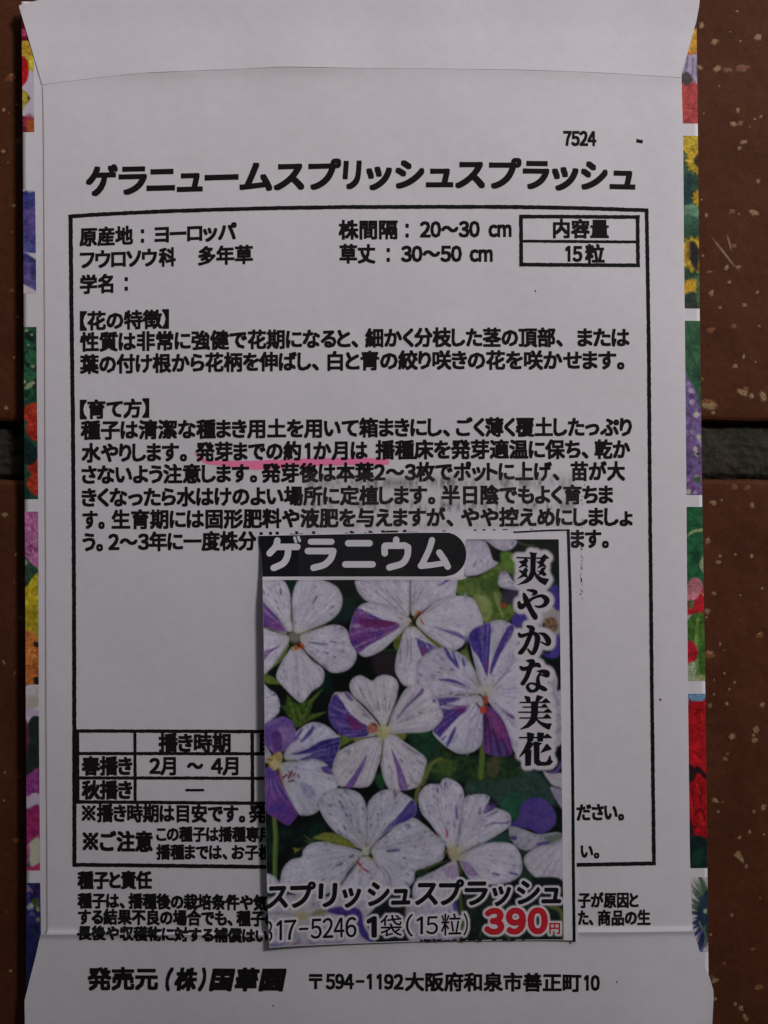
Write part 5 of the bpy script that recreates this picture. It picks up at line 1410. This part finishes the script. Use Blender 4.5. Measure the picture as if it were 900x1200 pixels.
def s_l3(p, a, b, y0, y1, r):
    p.img[:] = np.array((40, 84, 64)) / 255
    blobs(p, r, a, b, y0, 470, 26, 3, 7, [(44,100,72),(30,60,48),(58,118,80),(26,44,40)])
    for x, y, q in ((33,388,2.4),(39,393,2),(36,452,4),(40,449,3),(33,455,2.4),(40,430,2.6),(35,405,1.6),(30,448,2.6)): p.fill([(x-q,y),(x,y-q*.8),(x+q,y),(x,y+q*.9)], (176,190,140), .9, .4)
    for cx, cy, rr in ((39,486,11),(42,505,10),(43,548,9),(44,568,11)):
        p.fill([(cx-rr,cy),(cx-rr*.4,cy-rr*1.1),(cx+rr,cy-rr),(cx+rr,cy+rr),(cx-rr*.2,cy+rr*1.1)], (206,72,44), 1, .5, col2=(176,40,36), tscale=.4)
    for q in ([(30,490,1),(40,482,1.6),(46,484,1)], [(32,500,1),(42,496,1.4)], [(36,560,1),(44,556,1.4)], [(38,576,1),(45,572,1.4)]): p.stroke(q, (226,104,64), .8, .4)
    p.fill([(28,515),(40,520),(46,535),(38,545),(28,540)], (30,50,52), 1, 1); p.fill([(28,570),(34,575),(37,585),(28,587)], (28,66,52), 1, .6)
def s_l4(p, a, b, y0, y1, r):
    p.img[:] = np.array((206, 120, 176)) / 255
    for k in range(34):
        x, y = a + r.rand() * (b - a), 599 + r.rand() * 58; an = r.rand() * 6.3
        p.stroke([(x, y, .8), (x + 4*math.cos(an), y + 4*math.sin(an), 2.4), (x + 7*math.cos(an+.5), y + 7*math.sin(an+.5), .8)], [(236,170,214),(180,76,150),(222,140,192),(150,54,124)][k % 4], .85, .4)
    p.fill([(27,650),(38,660),(46,668),(46,684),(36,690),(27,686)], (40,74,58), 1, .8, col2=(70,96,70), tscale=.4); p.fill([(30,655),(34,657),(33,662),(29,661)], (150,160,150), .8, .5)
    p.fill([(27,694),(34,686),(40,676),(47,676),(47,735),(40,738),(30,742),(27,738)], (226,206,44), 1, .5, col2=(196,168,36), tscale=.16, seed=3)
    for q in ([(33,735,1),(36,712,1.2),(41,690,1)], [(40,735,1),(43,715,1)]): p.stroke(q, (176,150,34), .7, .6)
    p.fill([(38,740),(47,728),(47,752),(41,748)], (196,170,50), 1, .6)
    p.fill([(27,745),(38,740),(47,752),(47,803),(27,803)], (214,116,52), 1, .8, col2=(236,150,76), tscale=.35, seed=5)
    for k in range(12): x, y = a + r.rand()*20, 750 + r.rand()*48; p.stroke([(x,y,1),(x+4,y+3*r.rand()-1,1.6),(x+8,y,1)], (186,80,36), .6, .5)
    p.fill([(41,752),(47,753),(47,758),(42,757)], (60,44,36), 1, .5); p.fill([(41,794),(47,793),(47,802),(42,801)], (40,44,36), 1, .5)
def s_l5(p, a, b, y0, y1, r):
    p.img[:] = np.array((44, 58, 52)) / 255
    p.fill([(27,800),(50,800),(50,836),(40,838),(33,848),(27,838)], (216,206,212), 1, .8, tex=.12, tscale=.2); p.fill([(30,818),(46,816),(44,828),(32,830)], (190,182,160), .7, 1.5); p.fill([(30,828),(46,832),(44,838),(30,838)], (206,184,214), .8, 1)
    p.fill([(28,840),(35,852),(35,880),(30,890),(27,888)], (110,50,70), .9, .6)
    p.fill([(27,912),(38,904),(48,900),(48,932),(36,934),(30,928),(27,922)], (150,60,140), 1, .5, col2=(176,84,160), tscale=.3)
    p.fill([(27,922),(34,932),(40,928),(48,930),(48,945),(36,950),(27,950)], (206,190,214), 1, .6, tex=.12)
    p.fill([(27,952),(36,946),(48,944),(48,985),(40,992),(30,995),(27,990)], (160,44,120), 1, .5, col2=(190,60,110), tscale=.2)
    p.fill([(34,990),(48,980),(48,1014),(38,1016)], (206,204,180), 1, 1.5); p.fill([(27,992),(36,990),(34,1012),(27,1014)], (190,84,150), 1, 1.2); p.fill([(27,1014),(40,1014),(48,1010),(48,1021),(27,1021)], (206,60,120), 1, .8)
def s_l6(p, a, b, y0, y1, r):
    p.img[:] = np.array((60, 52, 118)) / 255
    blobs(p, r, a, b, y0, 1110, 34, 2, 4.5, [(76,66,140),(48,44,104),(104,92,160),(40,40,88)])
    for x, y, q, c in ((33,1039,5,(150,140,170)),(38,1042,3,(176,120,170)),(43,1056,6,(96,120,60)),(38,1060,4,(190,206,180)),(46,1064,3,(176,196,120)),(41,1090,4,(170,196,190)),(45,1096,3,(130,160,120)),(46,1076,3,(140,160,110)),(35,1062,3,(160,190,190))):
        p.fill([(x-q*.8,y),(x-q*.2,y-q),(x+q*.7,y-q*.3),(x+q*.4,y+q)], c, .9, .5, tex=.2, tscale=.5)
    p.fill([(28,1100),(50,1092),(50,1212),(28,1212)], (36,46,92), .85, 3, tex=.2)
def s_r1(p, a, b, y0, y1, r):
    p.img[:] = np.array((206, 84, 86)) / 255
    p.fill([(a,y0),(b,y0),(b,50),(a,50)], (80,56,44), 1, 1, smooth=False)
    p.fill([(806,42),(812,36),(820,34),(820,66),(808,66)], (236,176,66), 1, .6, tex=.15, tscale=.3); p.fill([(808,60),(818,62),(818,68),(806,68)], (220,120,60), .8, 1)
    p.fill([(a,66),(808,64),(b,66),(b,98),(810,98),(800,90),(a,92)], (190,176,206), 1, .5)
    for q in ([(806,66,1.6),(804,80,2.4),(801,88,1.6)], [(812,68,1.4),(812,84,2),(810,94,1.4)], [(816,70,1),(817,90,1.6)]): p.stroke(q, (132,112,150), .8, .4)
    p.fill([(798,88),(806,84),(812,94),(806,100),(798,100)], (92,80,84), 1, .6); p.stroke([(812,92,1.6),(816,100,2.4),(818,108,2)], (120,100,60), .9, .4)
    p.fill([(798,100),(806,102),(812,96),(820,106),(820,150),(798,150)], (210,84,84), 1, .5, tex=.12, tscale=.25)
    for q in ([(800,131,.8),(806,129,1.2),(811,132,.8)], [(803,112,.8),(810,108,1)], [(806,120,.6),(816,118,.8)]): p.stroke(q, (232,130,96), .8, .3)
def s_r2(p, a, b, y0, y1, r):
    p.img[:] = np.array((60, 96, 76)) / 255
    blobs(p, r, a, b, y0, y1, 30, 3, 6, [(74,112,86),(44,74,62),(90,132,96),(40,60,60)])
    def sunf(cx, cy, rr, ex=1.0):
        petals(p, cx, cy, rr * 1.5, 18, (226,184,44), (206,156,36), .32)
        petals(p, cx, cy, rr * 1.25, 15, (236,200,70), (214,170,44), .36, .2)
        p.fill([(cx - rr*.6, cy), (cx, cy - rr*.7), (cx + rr*.6, cy), (cx, cy + rr*.7)], (90,74,44), 1, .8, col2=(52,48,48), tscale=.5)
    p.fill([(800,160),(822,158),(822,176),(810,182),(801,176)], (226,190,60), 1, .5, tex=.2, tscale=.4)
    sunf(820, 188, 12)
    p.fill([(801,204),(809,203),(813,214),(808,224),(812,236),(802,240)], (52,84,84), 1, .5, smooth=False, tex=.2)
    petals(p, 822, 232, 12, 12, (226,184,44), (206,156,36), .4)
    p.fill([(801,242),(815,240),(820,252),(806,262),(801,258)], (120,160,130), .9, .8, tex=.2); p.fill([(801,252),(819,256),(819,268),(801,268)], (62,108,84), .8, 1)
    sunf(814, 298, 15); p.fill([(807,286),(815,284),(818,300),(818,318),(810,308)], (48,46,50), .95, 1.2); p.fill([(803,290),(809,286),(808,306),(803,308)], (170,128,50), .8, 1)
    petals(p, 812, 345, 19, 15, (232,190,48), (212,150,40), .34, 3.4, 2.7)
    p.fill([(803,346),(812,342),(818,348),(820,362),(803,362)], (58,74,64), 1, 1); p.fill([(816,330),(821,320),(821,362),(817,355)], (84,124,86), .9, .6)
    for x, y in ((804,316),(807,322),(803,326)): p.fill([(x-2,y),(x,y-3),(x+3,y),(x,y+3)], (56,90,72), .9, .4)
def s_r3(p, a, b, y0, y1, r):
    p.img[:] = np.array((62, 108, 78)) / 255
    p.fill([(801,376),(824,376),(824,465),(814,450),(801,450)], (74,124,86), 1, 1, smooth=False, col2=(52,96,70), tscale=.12)
    for q in ([(804,405,1),(814,425,1.6),(822,445,1)], [(802,430,1),(812,445,1.4)], [(806,380,1),(812,400,1.2)]): p.stroke(q, (44,84,62), .8, .8)
    p.fill([(801,445),(809,448),(817,460),(819,475),(824,490),(824,585),(801,585)], (130,104,160), 1, 1)
    for k in range(70):
        x = a + r.rand() * (b - a); y = 448 + r.rand() * 134
        if y < 475 and x > 801 + (y - 440) * .6: continue
        q = 1.6 + r.rand() * 2.4
        p.fill([(x-q,y),(x,y-q),(x+q,y),(x,y+q)], [(176,150,196),(150,120,186),(110,84,150),(196,176,214),(92,70,130),(150,90,150)][r.randint(6)], .85, .5)
    for x, y in ((817,532),(815,526),(819,512),(818,560),(807,576),(816,486)): p.fill([(x-3,y),(x,y-3.4),(x+3,y),(x,y+3.6)], (206,200,176), .95, .5)
    p.fill([(816,531.3),(818,530.5),(820,531.6),(818,533.6)], (30,28,30), 1, .2); p.fill([(812,562),(820,558),(820,566)], (70,110,66), .9, .6)
def s_r4(p, a, b, y0, y1, r):
    p.img[:] = np.array((44, 108, 70)) / 255
    blobs(p, r, a, b, y0, 680, 16, 5, 10, [(40,104,68),(34,86,58),(52,120,78)], 2)
    p.stroke([(804,630,1),(812,623,3),(824,621,4)], (186,196,140), .95, .4); p.fill([(820,660),(826,650),(828,672),(822,668)], (196,196,150), .95, .6)
    p.fill([(803,690),(810,678),(820,678),(824,688),(822,700),(806,704),(803,700)], (220,134,150), 1, .6, tex=.2, tscale=.6)
    p.fill([(818,700),(824,690),(828,690),(828,718),(818,724),(806,720),(804,708),(812,704)], (200,36,50), 1, .5, tex=.2)
    p.fill([(808,706),(814,704),(812,712),(807,714)], (110,140,80), .9, .5); p.stroke([(820,694,1),(826,698,2)], (220,200,120), .9, .4)
    p.fill([(804,722),(812,720),(818,726),(808,728)], (196,180,180), .9, .6)
    p.fill([(805,730),(828,724),(828,800),(805,800)], (96,140,58), 1, 1, col2=(64,110,50), tscale=.2); p.stroke([(818,726,4),(816,750,4),(818,796,5)], (140,176,80), .8, .8)
    p.fill([(805,754),(812,752),(818,764),(814,776),(805,780)], (206,40,60), 1, .5); p.fill([(805,780),(815,776),(815,796),(806,798)], (176,190,160), 1, .8); p.fill([(814,792),(828,792),(828,800),(814,800)], (196,200,140), .8, 1)
def s_r5(p, a, b, y0, y1, r):
    p.img[:] = np.array((190, 26, 34)) / 255
    p.fill([(804,y0-3),(832,y0-3),(832,824),(820,822),(810,824),(804,828)], (122,166,206), 1, .3, smooth=False)
    p.fill([(807,825),(812,822),(822,822),(832,824),(832,900),(806,900)], (204,30,40), 1, .6, tex=.12, tscale=.15)
    p.fill([(806,895),(814,900),(818,898),(828,908),(828,914),(818,906),(812,916),(806,914)], (56,34,36), 1, .6)
    for q in ([(815,838,1),(819,832,1.4),(824,832,1)], [(820,846,1),(826,850,1.2)], [(812,880,1),(822,888,1.6)], [(820,930,2),(822,940,2.4)], [(814,955,1.6),(822,948,2.4),(826,960,1.6)], [(812,925,1),(813,945,1.2)], [(808,960,2.4),(813,970,3),(818,966,2)], [(820,970,1.6),(824,962,1.6)]): p.stroke(q, (96,20,34), .8, .5)
    for q in ([(822,836,2),(824,850,2)], [(816,918,3),(820,930,3)], [(821,955,4),(823,965,4)], [(811,940,2),(812,955,2)]): p.stroke(q, (226,60,48), .7, .8)
    p.fill([(806,962),(814,976),(814,988),(806,1000)], (40,40,44), .9, 1); p.fill([(806,984),(830,985),(832,1022),(806,1022)], (32,58,50), 1, .8, col2=(24,44,44), tscale=.2); p.fill([(812,1000),(824,998),(822,1012),(812,1014)], (36,84,58), .6, 2)
def s_r6(p, a, b, y0, y1, r):
    p.img[:] = np.array((216, 205, 210)) / 255
    cx, cy = 836, 1072
    for k in range(60):
        an = math.pi * (.60 + .80 * r.rand()); L = 25 * (.75 + .4 * r.rand()) * (1.0 if abs(an - math.pi) < .6 else 1.35)
        c = (44,60,100) if an > math.pi * .98 else (84,110,90) if r.rand() > .3 else (120,140,110)
        if an > math.pi * 1.18 and r.rand() > .5: c = (84,84,150)
        p.stroke([(cx,cy,4),(cx + math.cos(an)*L*.7, cy - math.sin(an)*L*1.05,3),(cx + math.cos(an)*L, cy - math.sin(an)*L*1.5,.5)], c, .95, .25)
    p.fill([(822,1050),(836,1045),(836,1090),(824,1084),(818,1070)], (40,64,84), .9, 2); p.fill([(825,1066),(829,1066),(828,1071),(825,1070)], (190,196,176), .9, .5)
    p.stroke([(826,1086,2),(827,1102,2.4),(826,1110,1)], (110,140,76), .9, .5); p.stroke([(819,1080,1.4),(824,1090,2)], (150,150,110), .9, .4)
strip('cover_picture', 'L', 18, 156.5, s_l1, 1); strip('cover_picture', 'L', 224, 345, s_l2, 2); strip('cover_picture', 'L', 384, 585, s_l3, 3)
strip('cover_picture', 'L', 599.5, 801.5, s_l4, 4); strip('cover_picture', 'L', 803, 1018.5, s_l5, 5); strip('cover_picture', 'L', 1033, 1210, s_l6, 6)
strip('cover_picture', 'R', 18, 144.5, s_r1, 7); strip('cover_picture', 'R', 159, 361.5, s_r2, 8); strip('cover_picture', 'R', 376, 580, s_r3, 9)
strip('cover_picture', 'R', 594, 798, s_r4, 10); strip('cover_picture', 'R', 813, 1017.5, s_r5, 11); strip('cover_picture', 'R', 1028, 1116, s_r6, 12)

# ------------------------------------------------------------------ clear sticky tape over the top of the label
def tape_mat():
    m, nt, p = new_mat('clear_tape')
    p.inputs['Base Color'].default_value = (0.80, 0.77, 0.76, 1)
    p.inputs['Roughness'].default_value = 0.28
    p.inputs['Specular IOR Level'].default_value = 0.45
    tr = nt.nodes.new('ShaderNodeBsdfTransparent')
    mx = nt.nodes.new('ShaderNodeMixShader')
    f = ramp(nt, noise(nt, 260.0, 4), [(0.3, (0.008,) * 3), (0.75, (0.022,) * 3)])
    nt.links.new(f, mx.inputs['Fac'])
    nt.links.new(tr.outputs[0], mx.inputs[1]); nt.links.new(p.outputs[0], mx.inputs[2])
    nt.links.new(mx.outputs[0], nt.nodes['Material Output'].inputs['Surface'])
    nt.links.new(bump(nt, noise(nt, 350.0, 3), 0.3, 0.0002), p.inputs['Normal'])
    return m
def smear_mat():
    m, nt, p = new_mat('smeared_toner')
    a = nt.nodes.new('ShaderNodeAttribute'); a.attribute_name = 'print'
    p.inputs['Base Color'].default_value = (0.05, 0.042, 0.04, 1); p.inputs['Roughness'].default_value = 0.7
    tr = nt.nodes.new('ShaderNodeBsdfTransparent'); mx = nt.nodes.new('ShaderNodeMixShader')
    nt.links.new(a.outputs['Fac'], mx.inputs['Fac'])
    nt.links.new(tr.outputs[0], mx.inputs[1]); nt.links.new(p.outputs[0], mx.inputs[2])
    nt.links.new(mx.outputs[0], nt.nodes['Material Output'].inputs['Surface'])
    return m
TX0 = pw([(500, 348), (800, 352)]); TX1 = pw([(500, 684), (553, 684), (640, 682.5), (705, 681)])
def Zt(x, y):
    zl = Zl(x, y); zp = Zp(x, y)
    on = sstep(-9, 0, np.asarray(y) - (627 - 7.2 * (np.asarray(x) - 303) / 361)) * sstep(8, 0, np.asarray(x) - RL(y))
    return zp + (zl - zp) * on + 0.00009
tape = empty('clear_tape', (WX(517), WY(628), ZREF), 'strip of clear sticky tape smeared with grey ink, holding the label onto the packet', 'tape')
ts = sheet('tape_strip', TX0, TX1, lambda u: 552.5 - 1.5 * u, lambda u: 704 + 0 * u, 130, 70, Zt, tape_mat(), tape, thick=0.00003)
# toner pulled off by the tape
x = np.arange(352, 683, 1.0); y = np.arange(552, 626, 1.0)
X, Y = np.meshgrid(x, y)
col = fnoise(X * .22, Y * .045, 201, 3); blk = fnoise(X * .05, Y * .03, 205, 2); fine = vnoise(X * .6, Y * .35, 209)
band1 = np.exp(-((Y - 566) / 7) ** 2) * 1.0 + np.exp(-((Y - 592) / 6) ** 2) * .9 + np.exp(-((Y - 615) / 5) ** 2) * .25
al = np.clip((col - .42) / .35, 0, 1) * (.35 + .9 * blk) * (.55 + .9 * fine) * band1 * .50 + band1 * .04 + .025
al = al * sstep(352, 362, X) * sstep(682, 664, X) * sstep(551.5, 555, Y) * np.clip(1.3 - np.abs(X - 500) / 420, .35, 1)
al = np.clip(al, 0, .62)
link_mesh('ink_smear', np.stack([WX(X), WY(Y), Zt(X, Y) - 0.00004], -1).reshape(-1, 3), [grid_faces(len(x), len(y))], smear_mat(), ts, colors=np.repeat(al.reshape(-1, 1), 3, 1).astype(np.float32))
# ragged black specks caught along the tape's right edge
rg = np.random.RandomState(5); sp = []
for yy_ in np.concatenate([np.arange(563, 622, 4.5), np.arange(638, 703, 2.6)]):
    if rg.rand() < .25: continue
    xx = float(TX1(yy_)) - 1.2 + rg.normal(0, .9); a = rg.rand() * 3
    L = .5 + rg.rand() * 1.3
    sp.append(([(xx, yy_), (xx + L * math.cos(a), yy_ + L * math.sin(a) * 1.6)], .5 + rg.rand() * .8))
ruled('ink_specks', sp, Zt, M_INK, ts, dz=-0.00002, step=.6, rough=.25)

bpy.data.objects.remove(_fo)
